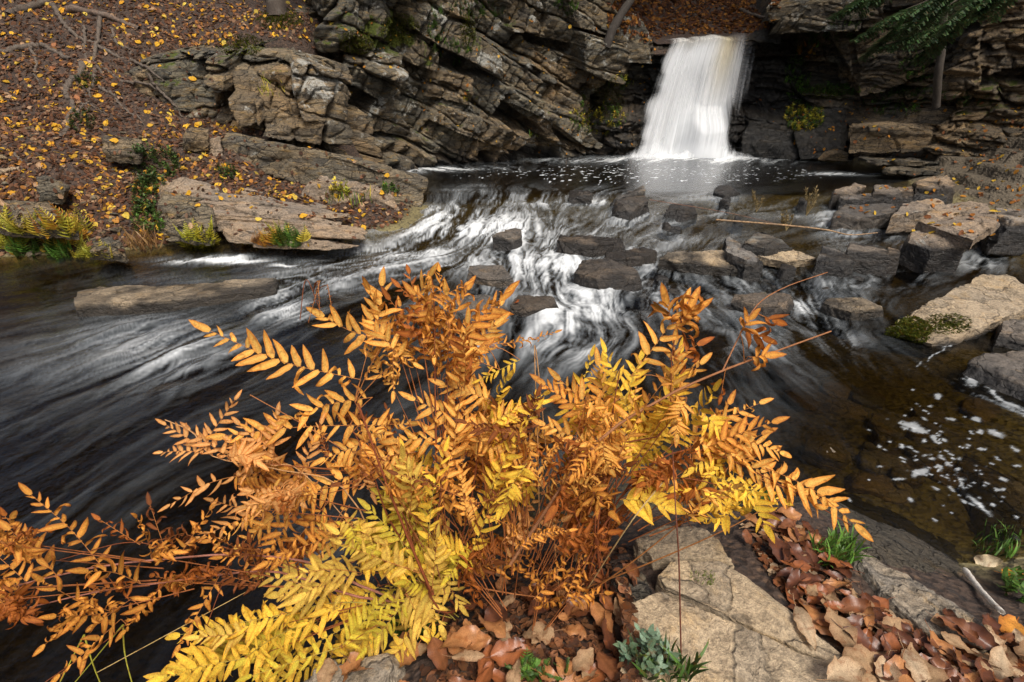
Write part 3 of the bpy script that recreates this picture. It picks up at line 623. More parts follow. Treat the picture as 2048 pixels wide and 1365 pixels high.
# left bank slabs (dipping to the right)
LS = [
 ('long dark ledge slab rising to the left below the cave', [(440,264,7.4),(560,288,7.25),(720,322,7.15),(862,362,7.05),(440,330,7.32),(600,368,7.12),(700,388,7.05),(840,402,7.0),(600,290,8.2),(840,350,7.9),(500,268,8.1)], .35),
 ('brown block at the upper left end of the long ledge slab', [(352,300,7.25),(440,275,7.3),(352,348,7.15),(450,352,7.15),(380,290,7.7),(440,272,7.8)], .7),
 ('tan-faced block below the long ledge slab', [(598,354,6.75),(680,367,6.75),(806,390,6.75),(600,396,6.68),(700,408,6.68),(812,406,6.7),(640,349,7.1),(800,382,7.1)], .8),
 ('dark fractured block at the head of the striped slab', [(312,395,5.75),(360,382,6.0),(430,415,5.75),(312,450,5.5),(400,470,5.4),(440,478,5.4),(330,380,6.1)], .25),
 ('upper tan slab by the green ground plants', [(305,358,6.4),(350,352,6.5),(440,378,6.4),(320,380,6.2),(440,394,6.2),(370,395,6.1)], .8),
 ('mossy green-brown slab at the left edge above the yellow ferns', [(0,402,5.5),(80,412,5.5),(170,452,5.3),(0,450,5.3),(160,462,5.25),(-60,395,5.7),(100,404,5.9)], .55),
 ('flat stone half hidden in leaves near the water', [(172,480,5.15),(258,490,5.1),(180,505,5.05),(255,508,5.05),(200,474,5.4),(250,482,5.3)], .5),
 ('grey split block sticking out of the soil', [(68,352,5.95),(128,372,5.9),(72,388,5.85),(130,395,5.85),(90,350,6.2),(136,368,6.1)], .3),
 ('brown block wedged in the soil below the roots', [(194,278,6.7),(285,285,6.7),(200,302,6.6),(285,312,6.6),(210,272,7.0),(285,278,7.0)], .6),
 ('pale pitted block high on the leafy slope', [(365,262,7.2),(420,262,7.2),(365,282,7.15),(420,285,7.15),(380,255,7.5),(420,256,7.5)], .7),
]
for k, (lb, pts, tn) in enumerate(LS):
    yrock('slab_rock', lb, [(a, b, Y - .33) for a, b, Y in pts] + [(a, b + 22, Y - .30) for a, b, Y in pts[-4:]], chips=3, vox=.016, rough=.04, seed=60 + k, tint=tn, lich=.4, strata=.02 if k in (3, 4) else .008, mat=M_STONE if k in (1, 2, 4) else M_ROCK, moss=.12 if k in (0, 3, 6) else 0, group='slabs set in the left bank', bed=(.42, .12, 1))
SB = random.Random(31)
for k in range(11):                       # the broad outcrop by the water is split into thin dipping sheets
    t = k / 10; lx, ly = 375 + 70 * t, 388 + 88 * t; rx, ry = 690 + 100 * math.sin(1.2 + t * 1.6) - 40 * t, 432 + 66 * t; Yd = 5.78 - .74 * t
    lx += SB.uniform(-40, 60); rx += SB.uniform(-110, 40); mx, my = (lx + rx) / 2, (ly + ry) / 2 - 5 + SB.uniform(-3, 3); th = SB.uniform(8, 14)
    yrock('slab_sheet', ('topmost', 'second', 'third', 'fourth', 'fifth', 'middle', 'seventh', 'eighth', 'ninth', 'tenth', 'lowest')[k] + ' tan sheet of the split slab sloping to the water', [(lx, ly, Yd), (mx, my, Yd - .06), (rx, ry, Yd - .1), (lx + 6, ly + th + 8, Yd - .02), (mx, my + th + 3, Yd - .08), (rx - 8, ry + th * .5, Yd - .11),
      (lx + 20, ly - 13, Yd + .28), (mx + 10, my - 12, Yd + .26), (rx + 5, ry - 7, Yd + .2)], vox=.013, rough=.02, facet=.006, strata=.012, seed=130 + k, tint=.55 + .4 * SB.random(), lich=.25, mat=M_STONE, group='sheets of the split slab on the left bank', chips=4, bed=(.42, .12, 1))
for k in range(6):
    t = k / 5; Yd = 6.55 - .4 * t; lx = 405 + 26 * k + SB.uniform(-12, 12); rx = lx + SB.uniform(120, 210); y0 = 352 + 7 * k + .12 * (lx - 405)
    yrock('slab_sheet', ('topmost', 'second', 'third', 'fourth', 'fifth', 'lowest')[k] + ' thin brown sheet of the stepped strata above the split slab', [(lx, y0, Yd), (rx, y0 + 34, Yd - .08), (lx + 4, y0 + 14, Yd - .02), (rx - 6, y0 + 41, Yd - .09), (lx + 16, y0 - 7, Yd + .22), (rx, y0 + 28, Yd + .18)], vox=.012, rough=.02, facet=.006, seed=230 + k, tint=.3 + .5 * SB.random(), lich=.3, mat=M_STONE, group='thin strata above the split slab', chips=3, bed=(.42, .12, 1))
# foreground slabs
def frock(label, pts, zt, th, extra=(), **kw):
    P = []
    for q in pts:
        z = q[2] if len(q) > 2 else zt; p = WZ(q[0], q[1], z); P.append(p); P.append(Vector((p.x, p.y - .02, z - th)))
    return hull_rock('slab_rock', label, P, **kw)
frock('big pale tan slab at the bottom right of the fern', [(1250,1205,.40),(1322,1180,.39),(1560,1285,.36),(1715,1345,.36),(1770,1395,.36),(1230,1395,.41)], .37, .14, vox=.0055, rough=.012, facet=.005, seed=3, chips=1, tint=.7, mat=M_TAN, lich=.2, strata=.004)
frock('long tan slab strip above the big pale slab', [(1312,1150,.365),(1345,1118,.36),(1440,1122,.34),(1500,1160,.33),(1580,1235,.33),(1705,1322,.345),(1690,1338,.35),(1560,1276,.355),(1330,1172,.37)], .36, .14, vox=.0055, rough=.010, facet=.005, seed=13, chips=0, tint=.85, mat=M_TAN, lich=.2)
frock('upper tan slab cracked away from the big pale slab', [(1265,1080,.31),(1330,1045,.29),(1420,1060,.29),(1470,1130,.31),(1400,1130,.33),(1300,1135,.34)], .34, .12, vox=.0055, rough=.015, facet=.015, seed=4, chips=3, tint=.9, mat=M_TAN, lich=.2)
frock('grey strip slab between the wet leaves and the shelf', [(1668,1085,.22),(1712,1085,.20),(1830,1165,.20),(1925,1215,.22),(2030,1290,.24),(1960,1300,.27),(1850,1255,.27),(1745,1175,.27)], .25, .12, vox=.0055, rough=.015, facet=.015, chips=3, seed=5, tint=.25, mat=M_TAN, lich=.45, wet=.12)
frock('dark wet shelf sloping into the shallows', [(1560,985,-.03),(1720,985,-.08),(1860,1040,-.08),(1960,1110,-.06),(2060,1190,-.01),(2060,1300,.14),(1900,1215,.14),(1730,1090,.13),(1600,1040,.12)], .1, .2, vox=.008, rough=.012, seed=6, chips=0, facet=.008, tint=.45, wet=.72, lich=.1)
frock('submerged brown slab under the foam flecks', [(1860,960,-.01),(1935,905,-.03),(2080,980,-.02),(2080,1110,.0),(1990,1070,.0)], 0, .2, vox=.012, rough=.012, seed=9, tint=.5, wet=.5)
frock('submerged olive slab in the right shallows', [(1745,900,-.06),(1860,880,-.05),(1960,960,-.05),(1900,985,-.05)], 0, .12, vox=.012, rough=.012, seed=19, tint=1, wet=.3)
frock('rounded grey-green rock at the bottom left of the fern', [(530,1400,.30),(620,1345,.32),(720,1300,.33),(800,1295,.34),(850,1325,.35),(850,1400,.36)], .33, .25, vox=.006, rough=.012, seed=7, tint=.45, mat=M_TAN, lich=.35, moss=.06)
frock('dark rock under the brown leaves beside the tan slab', [(1225,1140,.33),(1290,1120,.32),(1310,1190,.36),(1260,1250,.38),(1200,1200,.36)], .33, .2, vox=.007, rough=.02, seed=17, tint=.3, wet=.4)

for i in range(30):
    x = rr.uniform(1480, 2040); y = rr.uniform(720, 1010); w = rr.uniform(20, 70); zt = -.012 - .04 * rr.random() - (.04 if y < 820 else 0)
    if x < 1480 + (y - 720) * .9: continue
    pts = [WZ(x + w * math.cos(a_) * rr.uniform(.7, 1), y + w * .5 * math.sin(a_ + .4) * rr.uniform(.7, 1), zt + rr.uniform(-.015, .01)) for a_ in [k_ * .9 for k_ in range(7)]]
    hull_rock('submerged_stone', 'flat amber-brown stone lying under the shallow water at the right', pts + [p_ - Vector((0, 0, .09)) for p_ in pts], vox=.011, rough=.01, seed=i, tint=rr.random(), wet=.25, mat=rr.choice((M_TAN, M_STONE)), chips=2, group='submerged stones in the right shallows')
# ------------------------------------------------------------------ ray hits on the built ground
def bvh_of(objs):
    V = []; F = []; n = 0
    for o in objs:
        me = o.data; co = np.empty(len(me.vertices) * 3, np.float32); me.vertices.foreach_get('co', co); co = co.reshape(-1, 3) + np.array(o.location)
        li = np.empty(len(me.loops), np.int32); me.loops.foreach_get('vertex_index', li)
        V.append(co); F.append(li.reshape(-1, 4) + n); n += len(co)
    return BVHTree.FromPolygons(np.concatenate(V).tolist(), np.concatenate(F).tolist())
BV = bvh_of([g_main, g_near, g_up, outcrop, cliff_l, cliff_r, fallwall] + ROCKS)
CAM = Vector((0, 0, H)); BVG = bvh_of([g_main, g_near, g_up])
def hit(px, py):
    d = ray(px, py).normalized(); p, n, i, t = BV.ray_cast(CAM, d)
    if p is None: return None, None
    if n.dot(d) > 0: n = -n
    return p, n

# ------------------------------------------------------------------ water
ARR = [  # flow arrows in the picture
 (900,430,850,480),(1050,400,1000,430),(980,430,940,470),(850,500,700,540),(700,530,560,560),(560,560,300,600),(300,560,50,590),(400,650,0,800),(600,650,400,720),(500,760,200,880),(200,900,0,985),(500,900,300,1010),
 (690,1050,560,1210),(400,1150,250,1300),(1080,440,1100,520),(1130,500,1100,560),(1100,560,1180,620),(1190,600,1180,700),(1180,680,1080,800),(1080,760,960,900),(900,900,800,1060),(1300,560,1250,610),(1250,440,1150,470),(1500,420,1380,440),
 (1400,560,1450,650),(1450,620,1560,700),(1560,650,1720,770),(1620,600,1680,660),(1500,700,1620,860),(1700,620,1800,690),(1750,850,2000,900),(1650,850,1800,1000),(1900,560,1800,600),(1400,800,1500,950),(1200,330,1150,350),(900,345,1000,370),(1500,350,1400,365),(1800,700,1900,760),
 (1650,470,1550,480),(1900,820,2048,870),(2048,480,1940,530),(1350,480,1250,500)]
AW = []
for (a, b, c, d) in ARR:
    p = WZ(a, b, .1 if b < 560 else 0); q = WZ(c, d, .1 if d < 560 else 0); v = np.array([q.x - p.x, q.y - p.y]); v /= np.linalg.norm(v)
    for t in (.0, .5, 1.0): AW.append((p.x + (q.x - p.x) * t, p.y + (q.y - p.y) * t, v[0], v[1]))
AW = np.array(AW)
gx = np.linspace(-12, 12, 241); gy = np.linspace(-2, 16, 181); GX, GY = np.meshgrid(gx, gy)
vx = np.zeros_like(GX); vy = np.zeros_like(GX); ws = np.zeros_like(GX)
for a in AW:
    r2 = (GX - a[0]) ** 2 + (GY - a[1]) ** 2; w = 1 / (r2 + .03) ** 1.6; vx += w * a[2]; vy += w * a[3]; ws += w
vn = fbm(P3(GX, GY), .9, 3, 77) * .6 + fbm(P3(GX, GY), 2.6, 2, 78) * .5; vx, vy = vx / ws, vy / ws
vx, vy = vx * np.cos(vn) - vy * np.sin(vn), vx * np.sin(vn) + vy * np.cos(vn); l = np.hypot(vx, vy) + 1e-6; vx /= l; vy /= l
def bil(A, x, y):
    fx = np.clip((x + 12) / .1, 0, 239.99); fy = np.clip((y + 2) / .1, 0, 179.99); ix = fx.astype(int); iy = fy.astype(int); fx -= ix; fy -= iy
    return (A[iy, ix] * (1 - fx) + A[iy, ix + 1] * fx) * (1 - fy) + (A[iy + 1, ix] * (1 - fx) + A[iy + 1, ix + 1] * fx) * fy
TAB = np.random.RandomState(2).rand(1024, 1024).astype(np.float32)
def tnoise(x, y, f):
    u = x * f; v = y * f; iu = np.floor(u).astype(np.int64); iv = np.floor(v).astype(np.int64); fu = u - iu; fv = v - iv; iu &= 1023; iv &= 1023; iu1 = (iu + 1) & 1023; iv1 = (iv + 1) & 1023
    return (TAB[iv, iu] * (1 - fu) + TAB[iv, iu1] * fu) * (1 - fv) + (TAB[iv1, iu] * (1 - fu) + TAB[iv1, iu1] * fu) * fv
def norm(a): return (a - a.mean()) / (a.std() + 1e-6)
FOAM = [ # picture x, y, rx, ry, amount
 (930,440,120,32,1.0),(880,420,90,18,.7),(1000,460,120,24,.75),(1090,540,90,60,.6),(1130,600,90,60,.6),(1170,660,100,60,.6),(820,500,130,24,.6),(1030,400,150,18,.55),(1130,390,120,14,.5),(1000,430,90,22,.75),(1180,400,60,14,.7),(860,470,80,20,.6),(960,480,130,30,.5),(760,530,150,28,.55),(640,560,110,26,.55),
 (560,590,50,45,.6),(570,620,70,28,.62),(880,520,140,34,.6),(1050,500,60,40,.55),(1110,510,60,46,.8),(1080,560,70,40,.5),(1140,580,80,40,.65),(1180,630,90,46,.72),(1140,690,90,50,.6),(1100,740,70,40,.35),(1010,545,60,30,.4),
 (1300,520,90,24,.5),(1250,440,100,22,.42),(1330,440,80,20,.35),(1380,480,140,26,.34),(1250,560,90,40,.5),(1420,590,120,34,.42),(1700,610,80,30,.4),(820,450,80,18,.6),(760,500,110,22,.5),(1400,400,120,14,.3),(1520,420,160,24,.28),(1330,590,70,46,.5),(1420,620,110,40,.4),(1500,655,120,36,.34),(1610,608,44,26,.9),(1640,640,60,26,.5),(1560,690,160,40,.38),(1560,592,70,10,.5),(1700,570,150,10,.4),
 (1960,525,60,22,.55),(1780,560,150,30,.28),(1450,560,140,26,.3),(1640,740,120,46,.2),(1500,780,130,70,.14),(380,640,330,60,.24),(200,740,330,90,.33),(120,850,280,80,.24),(300,860,240,90,.12),(150,980,240,110,.22),(640,1100,90,90,.34),(480,600,120,20,.3),(380,560,200,16,.2),
 (1380,320,170,8,1.0),(1300,322,190,7,.8),(1530,322,110,6,.6),(900,338,100,5,.95),(830,342,30,5,.6),(1700,348,90,3,.6),(960,372,70,4,.3),(900,382,40,5,.4),(450,522,90,7,1.0),(360,524,50,6,.8),(570,528,60,6,.7),
 (700,640,160,50,.22),(830,600,90,30,.4),(1200,470,80,20,.5),(1100,450,80,24,.5),(1000,860,260,140,.16),(1350,700,120,60,.22),(1750,480,120,30,.22),(1900,470,60,14,.2)]
FOAM = [(x, y, rx, ry, a * (.42 if x < 520 and y > 560 else (.72 if a < .5 else 1.0))) for (x, y, rx, ry, a) in FOAM]
for o_ in ROCKS:                              # white water trails below every stone standing in the current
    if o_.get('group') in ('boulders in the stream', 'dark stones in the riffle'):
        d_ = o_.dimensions; c_ = np.array([[o_.location.x, o_.location.y, o_.location.z + .1]]); qx, qy = project(c_); rx_ = d_.x * .5 * FPX / (o_.location.y * .9 + .6)
        if 380 < qy[0] < 680 and qx[0] < 1900: FOAM.append((qx[0] - rx_ * .2, qy[0] + rx_ * .35 + 4, rx_ * .9, rx_ * .38 + 3, .42 if rx_ > 25 else .3))
def water():
    nth, nph = 1300, 620
    th = np.radians(np.linspace(-78, 78, nth)); ph = np.radians(np.concatenate([np.linspace(80, 66, 20), np.linspace(65.9, 9.5, 470), np.linspace(9.4, 4.6, nph - 490)]))
    Rr = 1.5 / np.tan(ph); TH, RR = np.meshgrid(th, Rr); X = RR * np.sin(TH); Y = RR * np.cos(TH)
    keep = (Y < 13.2); Y = np.minimum(Y, 13.2)
    zb = wlev(Y); px, py = project(np.stack([X, Y, zb], -1))
    # line integral of noise along the current: silky strands
    acc1 = np.zeros_like(X); acc2 = np.zeros_like(X); acc3 = np.zeros_like(X)
    sc = np.clip(RR * .007, .005, .04); WX = .10 * fbm(P3(X, Y), 3.1, 3, 61); WYn = .10 * fbm(P3(X, Y), 3.1, 3, 62); acc4 = np.zeros_like(X)
    for sgn in (-1, 1):
        x = X.copy(); y = Y.copy()
        for k in range(30):
            a = bil(vx, x, y); b = bil(vy, x, y); x = x + sgn * a * sc; y = y + sgn * b * sc
            acc1 += tnoise(x + WX, y + WYn, 23.0); acc2 += tnoise(x - WX, y + WYn, 61.0)
            if k % 2 == 0: acc3 += tnoise(x + 5 + WX, y - WYn, 8.3); acc4 += tnoise(x + 9, y + WX * 2, 2.7)
    def lnorm(A):   # even contrast from near to far
        m = A.mean(1, keepdims=True); s = A.std(1, keepdims=True); return (A - m) / (s + 1e-6)
    l1, l2, l3, l4 = lnorm(acc1), lnorm(acc2), lnorm(acc3), lnorm(acc4)
    near = 1 - sstep(2, 5, RR)
    lic = (.5 * l4 + .42 * l3 + .5 * l1 + .4 * l2) * .95
    F = np.zeros_like(X)
    for (x, y, rx, ry, a) in FOAM:
        d2 = ((px - x) / rx) ** 2 + ((py - y) / ry) ** 2; F = np.maximum(F, a * np.exp(-d2 * .9)) + .12 * a * np.exp(-d2 * .5)
    F = F + .02
    g = ground_z(X, Y); depth = np.clip(zb - g, 0, 3)
    pool = sstep(7.4, 7.8, Y)
    big = fbm(P3(X, Y), 2.2, 3, 50)
    calm_right = sstep(1500, 1800, px) * sstep(690, 800, py)
    foam = np.clip(F, 0, 1) * (.36 + .36 * lic + .26 * big) + .16 * sstep(.5, 1, F) * F
    foam = np.clip(foam, 0, .88) ** 1.1
    foam = foam * (1 - calm_right)
    # foam flecks on the pool and drifting rafts in the right shallows
    fl = tnoise(X * .55, Y, 22) * .6 + tnoise(X * .8 + 3, Y + 3, 46) * .5
    fl = sstep(.83, .93, fl + .18 * (blob(px, py, [(1300, 350, 420, 24, 1)]) - .5)); foam = np.maximum(foam, pool * fl * .8 * sstep(-.2, 1, blob(px, py, [(1300, 345, 500, 30, 1)])))
    sel = (Y < 4.5) & (X > .5); Q = P3(X[sel], Y[sel]); nA, nB, nC = 9 * fbm(Q, 9, 3, 4), 7 * fbm(Q, 9, 3, 6), .35 * fbm(Q, 35, 3, 6); pxs, pys = px[sel], py[sel]; fs = foam[sel]
    fs = np.maximum(fs, (.34 * sstep(1.3, 2.4, lic) * calm_right)[sel])
    for (x, y, rx, ry, an) in RAFT:
        wx = pxs - x + nA; wy = pys - y + nB; ca, sa = math.cos(an), math.sin(an); u = (wx * ca + wy * sa) / rx; v = (-wx * sa + wy * ca) / ry
        fs = np.maximum(fs, (.36 + .3 * np.clip(nC * 4, 0, 1)) * (1 - sstep(.55, 1.15, np.sqrt(u * u + v * v) + nC * 2.2)))
    foam[sel] = fs
    mot = sstep(.05, .4, F) * (1 - pool)
    st_ = zb * 14 + 1.2 * big; zb = np.where(Y < 7.3, zb + sstep(.03, .1, zb) * ((np.floor(st_) + sstep(.7, 1, st_ - np.floor(st_)) - .5) - st_ + .0) / 14 * .45 * sstep(.1, .4, F), zb)
    z = zb + mot * (.012 * l4 + .006 * l3 + .035 * big) * np.clip(RR / 3, .35, 1.2) + .0025 * (l4 + l3) * (1 - pool)
    z += .05 * np.exp(-(((px - 1390) / 130) ** 2 + ((py - 318) / 9) ** 2))
    k = np.array([4.5, 5.2, 7.6]); dd = depth[..., None] + .05
    tea = np.exp(-k * dd * (1.25 + .55 * sstep(1400, 1600, px) * sstep(640, 720, py))[..., None])
    rip = .55 + .75 * sstep(.03, .3, F) + .9 * pool
    at = {'foam': np.clip(foam, 0, 1).ravel(), 'tea': tea.reshape(-1, 3), 'ripple': np.clip(rip, 0, 1).ravel()}
    o = mesh_np('stream_water', np.stack([X, Y, z], -1), grid_faces(nph, nth), M_WATER, attrs=at)
    tag(o, 'dark tea-coloured stream with silky white rapids', kind='structure')
RAFT0 = [(1840,940,34,16,-.3),(1800,955,20,6,-.3),(1830,858,46,14,.15),(1870,880,30,5,.4),(1990,868,26,10,.3),(1955,840,18,7,.2),(1760,930,10,4,0),(1905,975,16,5,.4),(1930,1000,14,5,.3),(2010,960,18,6,.3),(1985,1010,12,6,.2),(1925,960,6,30,-.5),(1960,1010,60,7,.55),(1870,790,14,8,0),
 (2010,800,110,6,.42),(1940,760,24,22,.6),(1905,840,16,5,.2),(2030,900,18,7,.3),(1700,1000,10,4,.4),(1820,1000,12,4,.4),(1870,1040,12,5,.5),(1740,955,8,4,0),(1780,880,8,4,0),(2000,920,10,5,.3),(1960,900,12,4,.2),(2035,1035,14,8,.3)]
rf = random.Random(9); RAFT = [(a, b, c * .62, max(2, d * .55), e + .15) for a, b, c, d, e in RAFT0]
for i in range(120):
    u_ = rf.random(); RAFT.append((rf.gauss(1800 + 190 * u_, 34), rf.gauss(850 + 130 * u_, 40), rf.uniform(2, 8), rf.uniform(1, 3), rf.uniform(.1, .45)))
RAFT += [(1884,702,60,1.5,-.5)]
water()

# ------------------------------------------------------------------ waterfall
def waterfall():
    nu, nv = 260, 220
    root = empty('waterfall', (4.4, 12.4, .35), 'white silky waterfall dropping over the dark lip into the pool', 'waterfall')
    for li, (off, dm, sh) in enumerate(((0, .9, 0), (.10, .55, .37), (-.10, .65, .71))):
        u = np.linspace(0, 1, nu); v = np.linspace(0, 1, nv); U, V = np.meshgrid(u, v)
        xt = 3.45 + 2.15 * U; xb = 2.70 + 2.77 * U
        fall = np.clip((V - .10) / .9, 0, 1)
        X = xt + (xb - xt) * fall ** .8 + .05 * fbm(P3(U * 7, V * 1.0 + li * 5), 1, 3, 5)
        zt = 2.83 + .10 * U + .13 * fbm(P3(U * 7, V * 0 + 1), 1, 3, 8)
        Z = np.where(V < .10, zt + .02 - .06 * (V / .1) ** 2, zt - .04 - (zt - .04 - .33) * fall)
        Yb = 13.5 - .85 * np.clip(V / .12, 0, 1) - .42 * fall ** 1.3 - .40 * sstep(.50, .74, fall + .22 * fbm(P3(U * 6, V * 0), 1, 2, 3)) * sstep(.35, .6, U)
        Y = Yb - off + .10 * fbm(P3(U * 5, V * 1.0 + li), 1, 3, li)
        en = .09 * fbm(P3(U * 0 + li, V * 5), 1, 4, 9 + li); core = sstep(.0, .16, U + en) * (1 - sstep(.93, 1.0, U + en)) * (1 - sstep(.62, 1.0, U) * .75)
        dens = (core * (.55 + .5 * sstep(.1, .35, V)) - .45 * sstep(.62, .95, U) * (1 - sstep(.0, .25, V)) * .3) * dm
        gap = np.exp(-((U - .83) / .05) ** 2 - ((fall - .72) / .14) ** 2) + np.exp(-((U - .92) / .05) ** 2 - ((fall - .88) / .16) ** 2); dens -= gap * 1.1; dens -= .35 * np.clip(fbm(P3(U * 9 + li * 3, V * .6), 1, 3, 66) + .1, 0, 1)
        dens += .5 * sstep(.86, 1, fall + .1 * fbm(P3(U * 12, V * 0), 1, 3, 71)) + .35 * np.exp(-((U - .5) / .3) ** 2 - ((V - .2) / .12) ** 2) + .3 * np.exp(-((U - .55) / .25) ** 2 - ((fall - .8) / .2) ** 2)
        tea = .75 * np.exp(-((U - .66) / .10) ** 2) * (1 - sstep(.1, .65, V)) + .25 * np.exp(-((U - .3) / .3) ** 2) * (1 - sstep(.1, .2, V))
        at = {'dens': np.clip(dens, 0, 1.2).ravel(), 'tea': np.clip(tea, 0, 1).ravel(), 'uvw': np.stack([(U + sh).ravel(), V.ravel(), np.full(U.size, li * 3.1)], 1)}
        P = np.stack([X, Y, Z], -1) - np.array(root.location)
        mesh_np('water_curtain', P, grid_faces(nv, nu), M_FALL, root, at)
    for li in range(3):                       # churned spray at the foot
        U, V = np.meshgrid(np.linspace(0, 1, 200), np.linspace(0, 1, 24)); hh = (.16 + .10 * fbm(P3(U * 9, V * 0 + li), 1, 4, 80 + li)) * np.sin(np.pi * np.clip(U, .02, .98)) ** .4
        P = np.stack([2.55 + 3.25 * U, 12.15 - .22 * li + .25 * V + .1 * fbm(P3(U * 6, V), 1, 2, li), .34 + hh * np.sin(V * 2.6)], -1) - np.array(root.location)
        at = {'dens': ((1 - V) * .9 * np.sin(np.pi * U) ** .5 + .15 * fbm(P3(U * 20, V * 3), 1, 3, 90)).clip(0, 1).ravel(), 'tea': np.zeros(U.size), 'uvw': np.stack([U.ravel() * .4, V.ravel() * .6, np.full(U.size, 7. + li)], 1)}
        mesh_np('spray', P, grid_faces(24, 200), M_FALL, root, at)
waterfall()

# ------------------------------------------------------------------ leaves
PAL = dict(
 o=((.97, .58, .13), (.72, .23, .025)), y=((.96, .68, .07), (.80, .40, .04)), g=((.74, .62, .06), (.55, .34, .03)), t=((.92, .50, .17), (.55, .18, .035)),
 r=((.50, .16, .025), (.22, .05, .01)), b=((.27, .085, .02), (.10, .028, .01)), s=((.84, .60, .10), (.55, .30, .05)), c=((.88, .42, .07), (.42, .11, .016)))
def leaflet(mb, o, d, s, L, W, curl, fold, twist, cc, ce, rnd, n=5, wavy=.12, tipx=.6):
    nrm = np.cross(d, s); V = []; C = []; p = np.array(o, float); st = L / n; j = rnd.uniform(-.12, .12)
    k1 = 1 + rnd.uniform(-.22, .18)
    for i in range(n + 1):
        t = i / n; w = W * (min(1, (t + .08) / .25) ** .6) * max(0.0, 1 - (max(0, t - .35) / .66) ** 1.9) ** .8 * .5
        a1 = 1 + wavy * rnd.uniform(-1, 1); a2 = 1 + wavy * rnd.uniform(-1, 1)
        V += [p + s * w * a1 + nrm * w * fold, p, p - s * w * a2 + nrm * w * fold]
        ed = min(1, .55 + .6 * t); e = [cc[q] + (ce[q] - cc[q]) * ed for q in range(3)]; m = [cc[q] + (ce[q] - cc[q]) * max(0, t - .72) * 2.2 for q in range(3)]
        k2 = k1 * rnd.uniform(.84, 1.14); k3 = k1 * rnd.uniform(.8, 1.12); C += [[x * k2 for x in e], [x * k1 * .93 for x in m], [x * k3 for x in e]]
        ax = s; c = curl / n * (.3 + 1.4 * t); d = rot(d, ax, c); nrm = rot(nrm, ax, c)
        if twist: s = rot(s, d, twist / n); nrm = rot(nrm, d, twist / n)
        d = unit(d + s * j / n); p = p + d * st
    F = [];
    for i in range(n):
        a = i * 3; F += [[a, a + 1, a + 4, a + 3], [a + 1, a + 2, a + 5, a + 4]]
    mb.add(np.array(V), F, np.array(C))
def Yf(py): return float(np.interp(py, [520, 600, 700, 800, 900, 1000, 1100, 1200, 1300, 1400], [1.24, 1.18, 1.13, 1.08, 1.02, .96, .90, .83, .76, .70]))
def pxm(p): return (p[1] * cP - (p[2] - H) * sP) / FPX     # metres per picture pixel there
def pinna(mb, sm, x0, y0, x1, y1, n, Lp, kind, rnd, bow=0, dY=0.0, dYt=None, crump=None, wr=.27):
    dYt = dY if dYt is None else dYt
    mx, my = (x0 + x1) / 2, (y0 + y1) / 2; lx, ly = x1 - x0, y1 - y0; ll = math.hypot(lx, ly) + 1e-6
    mx += -ly / ll * bow; my += lx / ll * bow
    A = np.array(WY(x0, y0, Yf(y0) + dY)); Bm = np.array(WY(mx, my, Yf(my) + (dY + dYt) / 2)); Cc = np.array(WY(x1, y1, Yf(y1) + dYt))
    sc = pxm((A + Cc) / 2); L = Lp * sc
    cc, ce = PAL[kind]; cr = crump if crump is not None else {'r': .9, 'b': 1.0, 'c': .65}.get(kind, .10)
    pts = spline([A, Bm, Cc], 8); tube(sm, pts, .0011, .0006, (.55, .22, .06) if kind not in 'yg' else (.55, .40, .08), 4)
    toc = unit(np.array([0, 0, H]) - Bm); nrm = unit(toc + np.array([rnd.uniform(-.45, .45), rnd.uniform(-.3, .3), rnd.uniform(-.2, .6)]))
    N = n * 2
    for i in range(N):
        t = (i // 2 + .5 * (i % 2) + .6) / (n + .6); q = t * 8; k = min(int(q), 7); p = pts[k] + (pts[k + 1] - pts[k]) * (q - k)
        d = unit(pts[k + 1] - pts[k]); nn = unit(nrm - d * np.dot(nrm, d)); side = np.cross(nn, d) * (1 if i % 2 else -1)
        ang = math.radians(rnd.uniform(52, 72) - 25 * t); dd = unit(d * math.cos(ang) + side * math.sin(ang) + nn * rnd.uniform(-.25, .25))
        s = unit(np.cross(nn, dd) + nn * rnd.uniform(-.35, .35)); s = unit(s - dd * np.dot(s, dd))
        env = (.72 + .28 * math.sin(math.pi * min(1, t * 1.1))) * (1 - .45 * max(0, t - .7) / .3) * rnd.uniform(.82, 1.12); Li = L * env
        if rnd.random() < .07: continue
        v = rnd.uniform(-.25, .3); c1 = [max(0, cc[q2] * (1 + v * .5) + (ce[q2] - cc[q2]) * max(0, v)) for q2 in range(3)]
        if rnd.random() < cr:
            leaflet(mb, p, dd, s, Li * 1.05, Li * wr * .75, rnd.choice((-1, 1)) * rnd.uniform(1.5, 5.5), rnd.uniform(.3, 1.5), rnd.uniform(-3.5, 3.5), c1, ce, rnd, 7, .3)
        else:
            leaflet(mb, p, dd, s, Li, Li * wr * rnd.uniform(.8, 1.1), rnd.uniform(-.9, 1.3), rnd.uniform(-.3, .5), rnd.uniform(-.7, .7), c1, ce, rnd, 6, .14)
    d = unit(pts[8] - pts[7]); nn = unit(nrm - d * np.dot(nrm, d)); leaflet(mb, pts[8], d, np.cross(nn, d), L * .8, L * .26, rnd.uniform(-.4, .8), .1, 0, cc, ce, rnd)
    return A

